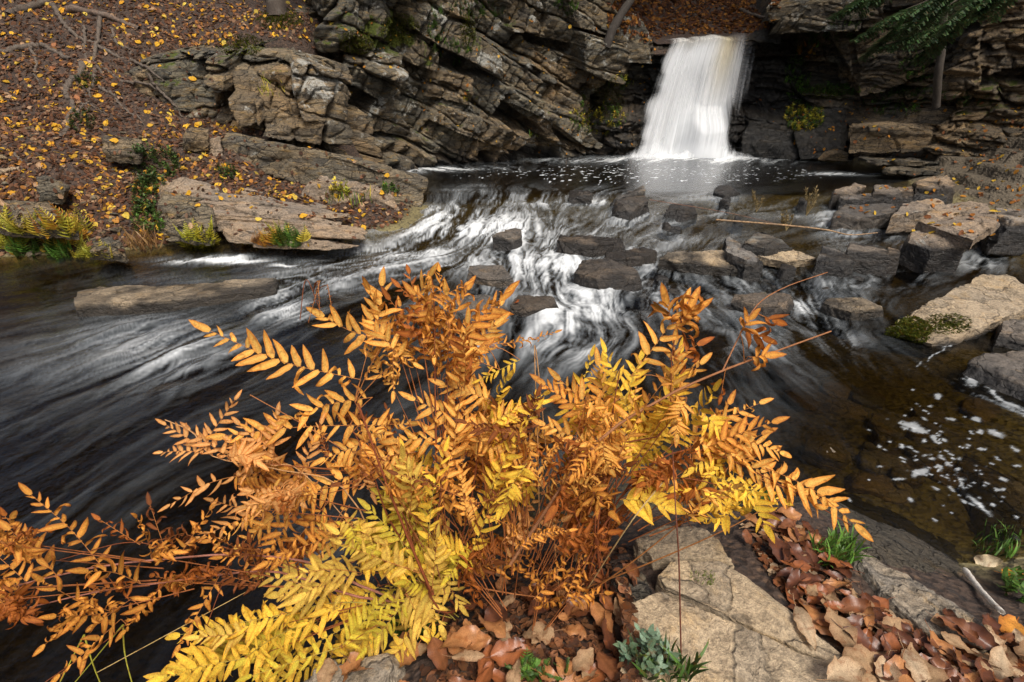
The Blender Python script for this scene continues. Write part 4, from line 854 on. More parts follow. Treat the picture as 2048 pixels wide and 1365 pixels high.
FR = random.Random(21)
def fern(label, base, fronds, group='ferns growing on the ledge'):
    root = empty('fern', WZ(base[0], base[1], base[2]), label, 'fern', group); og = np.array(root.location)
    for fr in fronds:
        mb = MB(); sm = mb; spn = None
        st = fr.get('stem')
        if st:
            w = [np.array(WY(q[0], q[1], Yf(q[1]) + (q[2] if len(q) > 2 else 0))) for q in st]
            if fr.get('root', True): w = [np.array(WZ(base[0] + FR.uniform(-40, 40), base[1] + FR.uniform(-15, 15), base[2]))] + w
            spn = spline(w, 18); tube(sm, spn, fr.get('r', .0032), fr.get('r1', .0012), fr.get('sc', (.26, .075, .028)), 6)
        for p in fr['p']:
            a = dict(p[8]) if len(p) > 8 else {}
            A0 = pinna(mb, sm, *p[:7], FR, p[7] if len(p) > 7 else 0, **a)
            tg = min(spn or [first], key=lambda q: np.linalg.norm(q - A0)) if (spn or p is not fr['p'][0]) else None
            if p is fr['p'][0]: first = A0
            if tg is not None and np.linalg.norm(tg - A0) > .002: tube(sm, spline([tg, (tg + A0) / 2 + [0, 0, .01], A0], 4), .0013, .0011, (.5, .2, .06), 4)
        lf = mb.build('frond', M_LEAF, root, og)
    return root
def rnd_in(poly, rnd):
    xs = [p[0] for p in poly]; ys = [p[1] for p in poly]
    while True:
        x = rnd.uniform(min(xs), max(xs)); y = rnd.uniform(min(ys), max(ys))
        if inpoly(np.array([x]), np.array([y]), poly)[0]: return x, y
def fill(poly, count, kinds, n=(6, 9), L=(36, 50), lenr=(110, 200), centre=(1010, 1150), spread=.42, dY=(-.1, .14), per=2, crump=None, ang=None):
    out = []
    for i in range(count):
        ps = []
        x, y = rnd_in(poly, FR); a = math.atan2(y - centre[1], x - centre[0]) if ang is None else ang
        for j in range(per):
            aa = a + FR.uniform(-spread, spread) ; ln = FR.uniform(*lenr); k = FR.choice(kinds) if FR.random() < .5 or not j else k; d0 = FR.uniform(*dY) if not j else d0
            x0 = x + FR.uniform(-6, 6); y0 = y + FR.uniform(-6, 6); x1, y1 = x0 + ln * math.cos(aa), y0 + ln * math.sin(aa)
            cx, cy = (x0 + x1) / 2, (y0 + y1) / 2
            if not inpoly(np.array([cx]), np.array([cy]), poly)[0]: x1, y1 = x0 - (x1 - x0) * .6, y0 - (y1 - y0) * .6
            o = dict(dY=d0, dYt=d0 + FR.uniform(-.12, .12))
            if crump is not None: o['crump'] = crump
            ps.append((x0, y0, x1, y1, FR.randint(*n), FR.uniform(*L), k, FR.uniform(-15, 15), o))
        out.append(dict(p=ps, stem=[(centre[0] * .6 + x * .4, centre[1] * .6 + y * .4, .0), (x, y, sum(q[8]['dY'] for q in ps) / per)], r=.0018, r1=.0008, sc=(.38, .13, .04), root=False))
    return out

# orange fern at the back left: listed pinnae from the photograph, then dry tangle
fern('tall orange and rust fern at the back of the clump', (900, 1210, .30), [
 dict(stem=[(872,960),(870,760),(868,600),(862,545)], p=[(870,640,800,575,5,34,'r'),(872,600,930,570,5,30,'c'),(870,700,1000,600,7,44,'c',-8),(870,720,780,600,7,42,'r')]),
 dict(stem=[(870,1210),(800,1010),(745,880),(710,805)], p=[(722,760,420,662,11,58,'o',-14),(770,680,648,634,6,58,'o',-8),(752,655,764,572,5,52,'o',4),(800,720,745,640,5,50,'o')]),
 dict(stem=[(790,1060),(740,930),(700,850)], p=[(745,795,565,845,8,56,'o',10),(735,850,450,872,10,54,'o',6),(760,930,545,1035,10,60,'o',10),(745,880,650,918,6,50,'o'),(830,905,700,925,7,52,'o')]),
 dict(stem=[(885,1010),(890,800),(900,660)], p=[(905,690,1010,590,6,52,'c'),(900,650,935,580,5,46,'c'),(890,660,830,590,6,48,'c'),(900,730,990,650,6,50,'o'),(885,760,960,700,6,50,'c')]),
 dict(stem=[(940,1010),(960,860)], p=[(1000,880,795,882,10,52,'o',6),(960,860,830,800,8,48,'o'),(980,800,890,770,7,46,'o'),(1010,850,930,900,7,42,'o')]),
 dict(p=[(970,690,1110,665,11,20,'c',6),(1000,740,900,700,7,26,'o'),(1040,720,960,760,7,24,'y')]),
 ] + fill([(800,600),(900,580),(1000,640),(1010,760),(980,850),(800,860),(740,760),(760,660)], 14, 'ocrocr', L=(30, 48), lenr=(90, 170), centre=(890, 1000), crump=.62)
   + fill([(680,860),(900,850),(1010,860),(1080,900),(1000,1000),(760,1000),(640,960)], 7, 'oocy', L=(36, 50), centre=(900, 1150), crump=.32))
fern('brown shrivelled fern tangle in the middle of the clump', (1040, 1200, .30),
 fill([(850,890),(1000,850),(1200,880),(1240,1060),(1180,1130),(1000,1130),(880,1080)], 22, 'rccobcc', n=(8, 12), L=(20, 38), lenr=(80, 160), centre=(1020, 1260), spread=1.5, crump=.92, dY=(-.14, .14))
 + fill([(960,800),(1180,800),(1220,900),(1100,960),(960,900)], 9, 'oyrcbo', n=(7, 10), L=(30, 42), lenr=(80, 150), centre=(1060, 1200), spread=1.4, crump=.35)
 + fill([(700,850),(1000,850),(1250,890),(1250,1100),(1060,1160),(900,1120),(760,1060)], 14, 'ootyotc', n=(7, 10), L=(28, 42), lenr=(90, 170), centre=(1000, 1230), spread=1.1, crump=.38, dY=(-.13, .1))
 + fill([(430,1000),(640,960),(760,1040),(680,1130),(500,1120)], 6, 'ocrt', n=(7, 10), L=(28, 40), lenr=(90, 150), centre=(850, 1050), spread=.9, crump=.45)
 + fill([(900,1080),(1230,1080),(1240,1180),(1080,1230),(930,1200)], 9, 'rbcr', n=(6, 9), L=(26, 42), lenr=(70, 130), centre=(1060, 1300), spread=1.6, crump=.95, dY=(-.1, .04))
 + fill([(1050,960),(1230,960),(1240,1100),(1100,1130)], 6, 'rrc', n=(4, 6), L=(44, 60), lenr=(90, 130), centre=(1120, 1250), spread=1.5, crump=.9)
 + fill([(680,830),(860,880),(880,980),(700,960),(560,900)], 5, 'rbb', n=(7, 10), L=(18, 32), lenr=(60, 110), spread=1.5, crump=1.0)
 + [dict(stem=[(640,620,.1),(612,560,.1),(600,640,.1)], p=[(640,562,618,640,7,10,'b'),(655,570,668,640,6,10,'b'),(636,562,640,630,6,9,'b')], r=.0012, root=False)])
# golden fern on the right
fern('golden yellow fern spreading to the right of the clump', (1190, 1190, .32), [
 dict(stem=[(1210,1050),(1290,940),(1400,900),(1560,970),(1700,1050)], p=[(1530,935,1710,1050,7,62,'o',-14),(1520,960,1640,1000,5,56,'o'),(1450,905,1600,985,8,46,'o'),(1440,880,1560,905,8,44,'o',-8)]),
 dict(stem=[(1200,1060),(1330,960),(1480,980)], p=[(1480,970,1530,1050,5,52,'y'),(1420,950,1560,1000,8,44,'y'),(1380,880,1520,930,8,44,'o'),(1400,820,1440,860,4,44,'y')]),
 dict(stem=[(1195,1060),(1230,900),(1330,860),(1345,700),(1370,620)], p=[(1262,752,1362,612,6,52,'o',4),(1345,800,1350,690,5,46,'o'),(1340,720,1395,690,3,50,'r'),(1350,660,1390,625,4,58,'c',0,dict(crump=.9)),(1345,650,1335,610,3,60,'c',0,dict(crump=.95)),(1370,640,1380,615,3,60,'c',0,dict(crump=.95))]),
 dict(stem=[(1190,1060),(1215,900),(1235,760)], p=[(1260,830,1212,705,6,40,'y'),(1250,800,1280,720,4,40,'y'),(1230,860,1120,760,7,46,'o'),(1200,850,1090,770,8,48,'c',0,dict(crump=.2)),(1210,900,1090,850,7,46,'o')]),
 dict(p=[(1240,1000,1330,1015,6,60,'y',-6,dict(dY=-.05)),(1290,990,1340,985,3,56,'y')]),
 ] + fill([(1120,780),(1250,800),(1340,760),(1420,830),(1540,930),(1500,1000),(1350,1010),(1200,960),(1130,880)], 18, 'yyoyyoc', L=(34, 50), centre=(1160, 1080), crump=.22)
   + fill([(1200,940),(1330,900),(1420,960),(1500,1010),(1440,1060),(1300,1050),(1200,1080)], 9, 'yorro', L=(26, 44), lenr=(80, 140), centre=(1180, 1120), crump=.5))
# bare broken stalks
fern('bare broken fern stalks leaning over the golden fern', (1150, 1200, .32), [
 dict(stem=[(1020,1130,-.08),(1180,900,-.1),(1320,800,-.05),(1450,740,0),(1560,700,.05),(1662,663,.1)], p=[(1450,745,1442,790,1,30,'r'),(1500,715,1530,712,2,56,'c',0,dict(crump=.8)),(1480,665,1500,640,2,46,'c')], r=.0042, r1=.0022, sc=(.42, .19, .085), root=False),
 dict(stem=[(1445,742,0),(1480,670,.02),(1515,610,.04),(1570,575,.06),(1655,545,.08)], p=[(1520,630,1545,640,1,50,'r',0,dict(crump=.8)),(1485,660,1525,675,2,50,'r',0,dict(crump=.6))], r=.0022, r1=.0012, sc=(.45, .2, .09), root=False),
 dict(stem=[(1345,900,-.1),(1352,1030,-.15),(1358,1130,-.12),(1362,1310,-.05)], p=[], r=.0014, r1=.002, sc=(.22, .08, .05), root=False),
 dict(stem=[(1072,700,.05),(1076,900,.02),(1080,1100,.0)], p=[], r=.0014, r1=.0018, sc=(.62, .35, .14)),
 dict(stem=[(1258,1050,-.1),(1330,960,-.05)], p=[], r=.0016, r1=.0018, sc=(.62, .45, .2)),
 dict(stem=[(1290,1130),(1450,1060),(1560,1000)], p=[], r=.0024, sc=(.34, .14, .04)),
 dict(stem=[(1270,1120),(1400,1010),(1480,900)], p=[], r=.0022, sc=(.34, .14, .04)),
 dict(stem=[(1230,1000),(1222,860),(1240,740)], p=[], r=.0022, sc=(.25, .07, .03)),
 dict(stem=[(1170,1100),(1130,960),(1180,830)], p=[], r=.0022, sc=(.25, .07, .03)),
 dict(stem=[(900,1150),(760,960),(640,870),(500,790)], p=[], r=.002, sc=(.5, .2, .07))])
# pale tan small-leaved fern, left
fern('pale tan small-leaved fern reaching out over the left water', (820, 1230, .28), [
 dict(stem=[(700,990),(560,940),(430,915),(385,865),(330,840)], p=[(420,905,332,850,6,30,'t'),(425,910,325,905,7,30,'t',5),(400,900,470,800,6,30,'t'),(520,945,340,1010,7,36,'t',14),(470,925,380,860,5,32,'t')], r=.002, sc=(.7, .4, .17)),
 dict(stem=[(620,960),(540,930)], p=[(545,930,555,830,6,34,'t'),(540,930,460,880,6,32,'t'),(600,950,640,850,7,34,'t'),(600,960,400,1075,10,40,'t',-10),(560,930,480,850,6,34,'t')], r=.0015, sc=(.7, .4, .17)),
 dict(stem=[(700,1080),(620,1000)], p=[(640,960,480,1090,9,42,'o',0),(600,1010,520,1130,7,40,'c',0,dict(crump=.3)),(660,1000,560,1120,8,40,'c',0,dict(crump=.3)),(700,1010,640,1110,6,36,'o')], r=.0015),
 ] + fill([(420,880),(620,900),(740,1000),(640,1080),(520,1060),(430,980)], 6, 'totc', L=(32, 44), lenr=(90, 150), centre=(800, 950), crump=.2))
# curled bronze fern trailing over the water, bottom left
fern('curled bronze fern trailing low over the water at the left edge', (860, 1220, .28), [
 dict(stem=[(720,1195),(560,1145),(440,1150),(330,1165),(190,1185),(60,1215)], p=[(200,1180,90,1290,7,40,'c'),(330,1165,250,1260,7,38,'c')], r=.0034, r1=.0016, sc=(.48, .20, .13)),
 dict(stem=[(740,1180),(620,1125),(480,1110),(370,1115),(190,1135),(0,1180),(-80,1200)], p=[(205,1135,62,990,9,44,'c',8,dict(crump=.35)),(120,1160,20,1060,8,44,'c',6,dict(crump=.35)),(60,1170,-30,1090,6,42,'c')], r=.0036, r1=.0018, sc=(.50, .22, .15)),
 dict(stem=[(370,1110),(260,1085),(120,1120)], p=[(330,1100,300,1010,4,34,'b'),(360,1110,420,1020,6,34,'c'),(280,1090,200,1040,5,30,'r')], r=.0014, root=False),
 dict(stem=[(470,1100),(440,1180),(400,1290)], p=[(440,1150,360,1290,8,34,'c',0,dict(crump=.5)),(450,1110,400,1060,5,34,'c')], r=.0013, root=False),
 dict(stem=[(330,1165),(240,1260),(90,1365)], p=[(240,1240,120,1350,7,44,'c',0,dict(crump=.4)),(260,1200,190,1250,4,40,'c')], r=.0013, root=False),
 ] + fill([(-30,1060),(80,1080),(200,1120),(320,1130),(300,1200),(160,1240),(60,1300),(-30,1360)], 8, 'ccr', L=(34, 48), lenr=(80, 150), centre=(500, 1150), crump=.65, spread=1.0)
   + fill([(280,1060),(420,1050),(620,1080),(640,1150),(480,1190),(330,1170)], 7, 'rcb', L=(26, 38), lenr=(60, 110), centre=(700, 1180), crump=.85, spread=1.2))
# yellow-green fern, front left
fern('yellow-green fern drooping in front of the clump at the lower left', (880, 1240, .30), [
 dict(stem=[(780,1210),(640,1210),(500,1260)], p=[(620,1210,350,1330,11,56,'y',10),(680,1215,430,1345,10,58,'y',8),(560,1230,360,1270,8,50,'y'),(660,1180,520,1150,7,50,'s')], r=.0018, sc=(.5, .4, .08)),
 dict(stem=[(800,1220),(720,1230)], p=[(740,1230,520,1370,9,58,'y',10),(760,1250,640,1360,8,56,'y'),(790,1230,700,1330,7,52,'s'),(700,1190,560,1190,8,52,'s'),(830,1240,780,1330,5,48,'s')], r=.0018, sc=(.5, .4, .08)),
 dict(stem=[(850,1180),(800,1080)], p=[(800,1130,700,1060,7,44,'g'),(820,1100,740,1020,7,44,'g'),(640,1165,648,1050,6,44,'s'),(850,1060,870,960,7,36,'g'),(830,1050,760,990,6,38,'g')], r=.0018, sc=(.5, .4, .08)),
 dict(stem=[(860,1180),(885,1080)], p=[(840,1150,880,1250,6,50,'s'),(800,1160,850,1260,7,54,'s'),(880,1140,920,1210,5,40,'s'),(820,1320,800,1290,2,36,'y'),(870,1300,868,1270,2,34,'y')], r=.0018, sc=(.5, .4, .08)),
 ] + fill([(700,1000),(860,960),(940,1080),(910,1240),(760,1290),(640,1240),(640,1140)], 22, 'ggssy', L=(34, 48), lenr=(100, 190), centre=(860, 1150), crump=.04, dY=(-.06, .1))
   + fill([(380,1280),(520,1210),(700,1240),(720,1300),(560,1350),(400,1350)], 9, 'yysgs', L=(38, 52), lenr=(120, 210), centre=(860, 1180), spread=.3, crump=.08)
   + [dict(stem=[(885,960,-.05),(870,1100,-.05),(890,1190,-.05)], p=[], r=.0026, sc=(.2, .07, .03), root=False), dict(stem=[(716,806,-.08),(770,960,-.08),(830,1110,-.06),(866,1190,-.04)], p=[], r=.0024, r1=.004, sc=(.27, .07, .025), root=False)])

# ------------------------------------------------------------------ fallen leaves
def leaf_mesh(name, L, W, seed, cc, ce, curl=.6, mat=None, teeth=0.0, n=12, stalk=True):
    rnd = random.Random(seed); V = []; C = []; k = 7
    ph1, ph2 = rnd.uniform(0, 6), rnd.uniform(0, 6); cx = rnd.uniform(-curl, curl); cy = rnd.uniform(-curl, curl); fold = rnd.uniform(-.12, .25); tw = rnd.uniform(-2.5, 2.5)
    for i in range(n + 1):
        t = i / n; w = W * (math.sin(math.pi * min(1, max(.02, t)) ** .8) ** .75 if t < 1 else 0) * .5 * (1 + teeth * (rnd.random() - .5))
        for j in range(k):
            u = (j / (k - 1) - .5) * 2; x = (t - .5) * L; y = u * w
            z = cx * x * x / L * .8 + cy * y * y / W * .9 + .07 * W * math.sin(9 * t + ph1) * abs(u) + .06 * W * math.sin(17 * t + ph2) * u + abs(u) * fold * W + (.035 if (i + j) % 2 else -.035) * W * abs(u) + tw * x * y / L
            V.append((x, y, z)); e = min(1, abs(u) * .9 + .1 * rnd.random()) ** 2; v = 1 + rnd.uniform(-.12, .12) - (.25 if j == k // 2 else 0)
            C.append([(cc[q] + (ce[q] - cc[q]) * e) * v for q in range(3)])
    V = np.array(V); V[:, 2] -= V[:, 2].min() 
    F = [[i * k + j, i * k + j + 1, (i + 1) * k + j + 1, (i + 1) * k + j] for i in range(n) for j in range(k - 1)]
    mb = MB(); mb.add(V, F, np.array(C))
    if stalk: tube(mb, [(-L * .5, 0, V[3][2]), (-L * .62, 0, V[3][2] + .002), (-L * .8, L * .04, V[3][2] + .004)], L * .012, L * .008, ce, 4)
    return mb.build(name, mat or M_LEAF, link=False).data
def place_leaf(me, name, p, nrm, label, cat, group, yaw, tilt=.3, rnd=FR, scale=1.0, lift=.003):
    o = bpy.data.objects.new(name, me); COL.objects.link(o)
    n = (nrm + Vector((rnd.uniform(-tilt, tilt), rnd.uniform(-tilt, tilt), 0.0))).normalized()
    q = n.to_track_quat('Z', 'Y'); o.rotation_mode = 'QUATERNION'; o.rotation_quaternion = q @ Matrix.Rotation(yaw, 4, 'Z').to_quaternion()
    o.location = p + nrm * lift; o.scale = (scale,) * 3
    return tag(o, label, cat, group)
# big brown leaves on the ledge
BR = [((.30,.10,.035),(.14,.045,.018)), ((.22,.085,.035),(.11,.04,.02)), ((.12,.045,.025),(.05,.02,.012)), ((.42,.19,.07),(.24,.10,.04)), ((.50,.33,.18),(.33,.19,.10)), ((.62,.47,.30),(.45,.29,.16))]
NB = ['russet', 'chestnut brown', 'dark wine-brown', 'orange-brown', 'light tan', 'pale buff']
bmesh_wet = [[leaf_mesh('leaf', .095, .034 + .011 * s, 100 + 10 * i + s, *BR[i], curl=.4, mat=M_WET if i < 4 else M_LEAF, teeth=.3) for s in range(3)] for i in range(6)]
LR = random.Random(4)
def strip(poly, cnt, kinds, where, lift, ang=None, sc=(.55, 1.2)):
    for i in range(cnt):
        x, y = rnd_in(poly, LR); p, n = hit(x, y)
        if p is None: continue
        k = LR.choice(kinds); me = LR.choice(bmesh_wet[k]); yaw = LR.uniform(0, 6.28) if ang is None else ang + LR.gauss(0, .45)
        if ang is not None: n = Vector((0, 0, 1))
        place_leaf(me, 'fallen_leaf', p, n, NB[k] + ' leaf ' + where, 'leaf', 'big fallen leaves on the ledge', yaw, .28, LR, LR.uniform(*sc), LR.uniform(.002, lift))
strip([(1480,1045),(1560,1030),(1640,1080),(1700,1180),(1780,1250),(1900,1320),(2060,1400),(1780,1400),(1680,1290),(1600,1230),(1540,1160),(1470,1090)], 105, [0,0,1,1,2,2,2,3,4], 'in the wet drift beside the tan slab', .035, -.9)
strip([(1560,1230),(1700,1260),(1900,1370),(1700,1390)], 10, [3,4,5], 'lying dry on top of the wet drift', .04, -.6, (.9, 1.35))
strip([(1840,1200),(2060,1300),(2060,1400),(1850,1330)], 34, [0,1,2,2,4,5], 'heaped in the bottom right corner', .035)
strip([(960,1110),(1260,1090),(1270,1200),(1230,1400),(880,1400),(860,1290),(960,1200)], 62, [0,3,3,1,4,3,4,2], 'piled on the soil at the foot of the fern', .04)
strip([(680,1300),(860,1290),(880,1380),(640,1380)], 8, [3,4], 'on the rounded grey-green rock', .01)
def one_leaf(px, py, L, W, cc, ce, label, yaw, nrm=None, curl=.5, mat=None):
    p, n = hit(px, py)
    if p is None: return
    place_leaf(leaf_mesh('leaf', L, W, int(px), cc, ce, curl, mat), 'fallen_leaf', p, nrm or n, label, 'leaf', None, yaw, .1, LR, 1, .012)
one_leaf(1968, 1125, .085, .075, (.80,.68,.46), (.70,.55,.34), 'single cream-coloured leaf propped on the grass at the right edge', .6, Vector((-.2, -.7, .6)))
one_leaf(2030, 1160, .07, .06, (.85,.40,.05), (.7,.25,.03), 'bright orange-yellow leaf below the cream leaf', 2)
one_leaf(2035, 1280, .12, .09, (.80,.36,.06), (.5,.16,.03), 'large orange leaf at the right edge of the ledge', 1.1)
one_leaf(965, 1262, .06, .035, (.72,.33,.03), (.5,.2,.02), 'ochre leaf standing in the brown leaves under the fern', 1.2, Vector((-.3, -.8, .3)))
one_leaf(1000, 595, .075, .05, (.70,.42,.36), (.6,.3,.25), 'pink leaf caught on the grey square block', 0)
one_leaf(1036, 608, .05, .05, (.35,.10,.03), (.3,.08,.02), 'small brown leaf stuck on the wet hump', 0)
# leaves over the left bank: 300 single ones, the rest as litter
YL = [((.86,.50,.04),(.78,.38,.03)), ((.80,.60,.10),(.70,.45,.06)), ((.62,.30,.06),(.45,.18,.04)), ((.60,.40,.24),(.42,.25,.13)), ((.50,.22,.10),(.32,.12,.05))]
NY = ['golden yellow', 'lemon yellow', 'orange-brown', 'pale tan', 'rusty brown']
ymesh = [[leaf_mesh('leaf', .085, .055 + .006 * s, 300 + 10 * i + s, *YL[i], curl=.5, n=6, stalk=False) for s in range(2)] for i in range(5)]
BANK = [(-40,-5),(640,0),(760,60),(740,130),(600,90),(480,60),(440,240),(540,270),(860,370),(800,480),(700,500),(400,520),(0,540),(-40,540)]
DIST = lambda y: 'low on the leafy left bank' if y > 400 else ('halfway up the leafy left bank' if y > 220 else 'high on the leafy left bank')
cnt = 0
while cnt < 110:
    x, y = rnd_in(BANK, LR); p, n = hit(x, y)
    if p is None or p.z < wlev(p.y) + .02 or n.z < .5: continue
    k = LR.choices(range(5), [9, 3, 2, 4, 2])[0]
    place_leaf(LR.choice(ymesh[k]), 'fallen_leaf', p, n, NY[k] + ' fallen leaf lying ' + DIST(y), 'leaf', 'fallen leaves on the left bank', LR.uniform(0, 6.28), .4, LR, LR.uniform(.7, 1.25), .008); cnt += 1
def litter(name, label, poly, count, cols, size, seed, lim=None):
    rnd = random.Random(seed); mb = MB()
    for i in range(count):
        x, y = rnd_in(poly, rnd); p, n = hit(x, y)
        if p is not None and poly is BANK and name != 'stone_litter' and rnd.random() < .25 - 1.1 * float(vnoise(np.array([[p.x, p.y, p.z]]), 1.7, 5)[0] + .5 * vnoise(np.array([[p.x, p.y, p.z]]), 4.5, 6)[0]): continue
        if p is None or p.z < wlev(p.y) + .01 or (n.z < .3 and lim is None): continue
        if poly is BANK and rnd.random() < .88:
            g_ = BVG.ray_cast(CAM, ray(x, y).normalized())[0]
            if g_ is None or (g_ - p).length > .04: continue
        n = np.array(n) + np.array([rnd.uniform(-.5, .5) for _ in range(3)]); n = unit(n); a = unit(np.cross(n, np.array([rnd.uniform(-1, 1), rnd.uniform(-1, 1), .1]))); b = np.cross(n, a)
        L = size * rnd.uniform(.5, 1.2) * (1 if y > 60 or x < 900 else 1.3); W = L * rnd.uniform(.45, .75); c = np.array(rnd.choice(cols)) * rnd.uniform(.6, 1.2); p = np.array(p) + n * .008
        q = [(-.5, 0, 0), (-.2, .5, .12), (.2, .45, .1), (.5, 0, .05), (.2, -.45, .12), (-.2, -.5, .1)]
        V = np.array([p + a * u * L + b * v * W + n * w * L for u, v, w in q]); mb.add(V, [[0, 1, 2, 3], [0, 3, 4, 5]], np.tile(c, (6, 1)))
    o = mb.build(name, M_LEAF); tag(o, label, kind='stuff'); return o
LC = [(.20,.10,.055),(.30,.17,.095),(.40,.26,.15),(.14,.065,.035),(.42,.18,.04),(.18,.085,.045),(.09,.045,.028),(.62,.36,.04)]
litter('leaf_litter', 'brown and tan leaf litter covering the left bank', BANK, 9000, LC, .07, 5)
litter('yellow_leaf_litter', 'yellow leaves strewn thinly between the larger ones on the left bank', BANK, 900, [YL[0][0], YL[1][0], YL[0][1]], .085, 25)
litter('stone_litter', 'fine dark leaf crumbs and chips over the left bank', BANK, 9000, [(.10,.05,.03),(.15,.08,.05),(.20,.13,.085),(.05,.03,.02),(.03,.02,.012)], .06, 15)
litter('slope_leaf_litter', 'orange leaf litter on the slope above the waterfall', [(1215,-10),(1560,-10),(1560,50),(1500,66),(1340,70),(1290,90),(1215,60)], 2600, [(.16,.06,.018),(.09,.035,.014),(.34,.15,.025),(.05,.024,.014)], .10, 6)
litter('cliff_leaf_litter', 'orange leaf litter caught on cliff ledges', [(640,0),(1330,60),(1300,300),(1000,320),(700,200)], 420, [(.55,.24,.03),(.42,.16,.03),(.70,.42,.05)], .07, 7)
litter('ledge_leaf_litter', 'small leaves scattered on the right ledges', [(1500,200),(2048,200),(2048,470),(1650,470),(1620,330)], 420, [(.55,.24,.03),(.42,.16,.03),(.70,.45,.05),(.3,.12,.05)], .07, 8)
litter('drift_litter', 'torn wet leaf scraps in the drift beside the tan slab', [(1480,1045),(1640,1080),(1700,1180),(1900,1300),(2060,1400),(1780,1400),(1680,1290),(1540,1160)], 900, [(.22,.08,.03),(.12,.045,.02),(.36,.2,.1),(.5,.36,.22)], .03, 19, 1)
litter('soil_debris', 'dark twigs and leaf scraps on soil under the fern', [(860,1130),(1260,1090),(1280,1380),(840,1390)], 1500, [(.10,.05,.03),(.2,.09,.04),(.06,.03,.02),(.3,.13,.06)], .03, 9)

# ------------------------------------------------------------------ stones on the bank
for k in range(46):
    x, y = rnd_in([(0,230),(300,230),(420,330),(360,500),(0,520)], LR); p, n = hit(x, y)
    if p is None: continue
    s = LR.uniform(.04, .10); pts = [(p.x + LR.uniform(-s, s), p.y + LR.uniform(-s, s), p.z + LR.uniform(-.4, .45) * s) for _ in range(11)]
    hull_rock('stone', 'small grey-brown stone among the leaves ' + ('low' if y > 400 else 'halfway up') + ' on the bank', pts, vox=.012, rough=.006, seed=k, tint=LR.uniform(.2, .8), group='stones on the leafy bank')

# ------------------------------------------------------------------ roots and trunks
def root_(label, pix, r0, r1, col=(.13,.10,.075), lift=.012, name='tree_root', group='bare roots on the bank'):
    w = []
    for (x, y) in pix:
        p, n = hit(x, y)
        if p is None: continue
        w.append(np.array(p) + np.array(n) * (r0 * LR.uniform(-.3, .5) + lift * .3))
    if len(w) < 2: return
    sp = spline(w, len(w) * 8); sp = [q + np.array([LR.gauss(0, .008), LR.gauss(0, .008), LR.gauss(0, .008)]) for q in sp]
    mb = MB(); tube(mb, sp, r0, r1, col, 8, .35); og = w[0]; o = mb.build(name, M_BARK, origin=og); o.location = og
    tag(o, label, 'root', group)
root_('thick grey root winding down to a hook in the soil', [(165,125),(160,150),(140,165),(133,190),(146,210),(135,240),(138,262),(122,275)], .045, .022)
root_('dark root running down beside the thick grey root', [(190,140),(188,165),(178,190),(175,225)], .028, .012)
root_('long thin root sloping right across the bank', [(190,90),(230,112),(270,125),(300,140),(330,165)], .03, .012)
root_('root fork reaching right toward the outcrop', [(200,130),(225,150),(250,165),(300,170),(345,205),(372,225)], .026, .010)
root_('thin root slanting down to the right', [(197,175),(225,190),(245,215),(275,235),(290,250)], .022, .008)
root_('heavy root arching over the top left of the bank', [(-20,120),(30,100),(80,92),(100,100),(140,120)], .045, .025)
root_('root running down from the top left corner', [(105,10),(120,35),(140,60),(165,80),(200,90)], .035, .02)
root_('thick dark root along the top of the bank', [(20,30),(60,20),(110,0)], .06, .04, (.10,.075,.055))
root_('knotted root along the upper bank', [(140,20),(200,30),(245,45),(280,60)], .05, .03, (.16,.11,.08))
root_('vertical root hanging past the fork', [(170,55),(170,90),(172,130)], .022, .016)
root_('second vertical root beside the hanging one', [(200,35),(197,80),(188,120),(205,150)], .03, .016)
root_('short stub root at the left edge of the bank', [(-10,350),(20,342),(42,338)], .035, .02, (.36,.26,.16))
root_('long root running down the middle of the bank', [(225,60),(235,90),(260,100),(262,130)], .024, .010)
root_('thin root crossing below the fork', [(120,190),(150,205),(185,212),(215,232)], .016, .007)
root_('root dropping from the upper root mat', [(60,95),(72,120),(70,150),(85,175)], .022, .009)
root_('pair root beside the thick hook root', [(150,235),(165,215),(180,200),(178,180)], .018, .010)
root_('dark root under the outcrop edge', [(300,150),(320,180),(345,205),(365,235)], .022, .010)
root_('small root loop at the left edge', [(30,310),(45,330),(40,360)], .014, .008)
def trunk(name, label, pts, r0, r1, col, cat='tree'):
    w = [np.array(WY(*p)) for p in pts]; root = empty(name, w[0], label, cat); mb = MB(); sp = spline(w, 14); tube(mb, sp, r0, r1, col, 12, .12)
    mb.build('trunk', M_BARK, root, w[0]); return root, sp
trunk('tree', 'tree trunk with mossy foot on top of the bank', [(556,38,9.6),(552,10,9.65),(546,-40,9.8),(540,-300,10.2)], .17, .12, (.07,.052,.038))
trunk('tree', 'slim dark trunk leaning right over the left cliff top', [(1212,95,12.2),(1225,60,12.2),(1245,25,12.25),(1275,-30,12.3),(1330,-220,12.4)], .10, .07, (.055,.045,.036))
for k, (x, Yd, r, lb) in enumerate(((1300,17,.10,'left'), (1345,19,.12,'second'), (1405,18,.08,'third'), (1480,20,.12,'fourth'), (1195,16,.09,'far left'))):
    trunk('tree', lb + ' dim tree trunk on the slope above the waterfall', [(x, 28, Yd), (x + 6, 0, Yd), (x + 20, -300, Yd + .3)], r, r * .7, (.06,.05,.04))
root_('fallen grey log across the slope above the fall', [(1480,20),(1500,28),(1530,36)], .05, .03)
dt, _ = trunk('dead_tree', 'grey weathered dead trunk against the right cliff', [(1872,215,9.05),(1876,150,9.0),(1884,90,9.0),(1888,-30,9.0)], .06, .05, (.06,.048,.035))
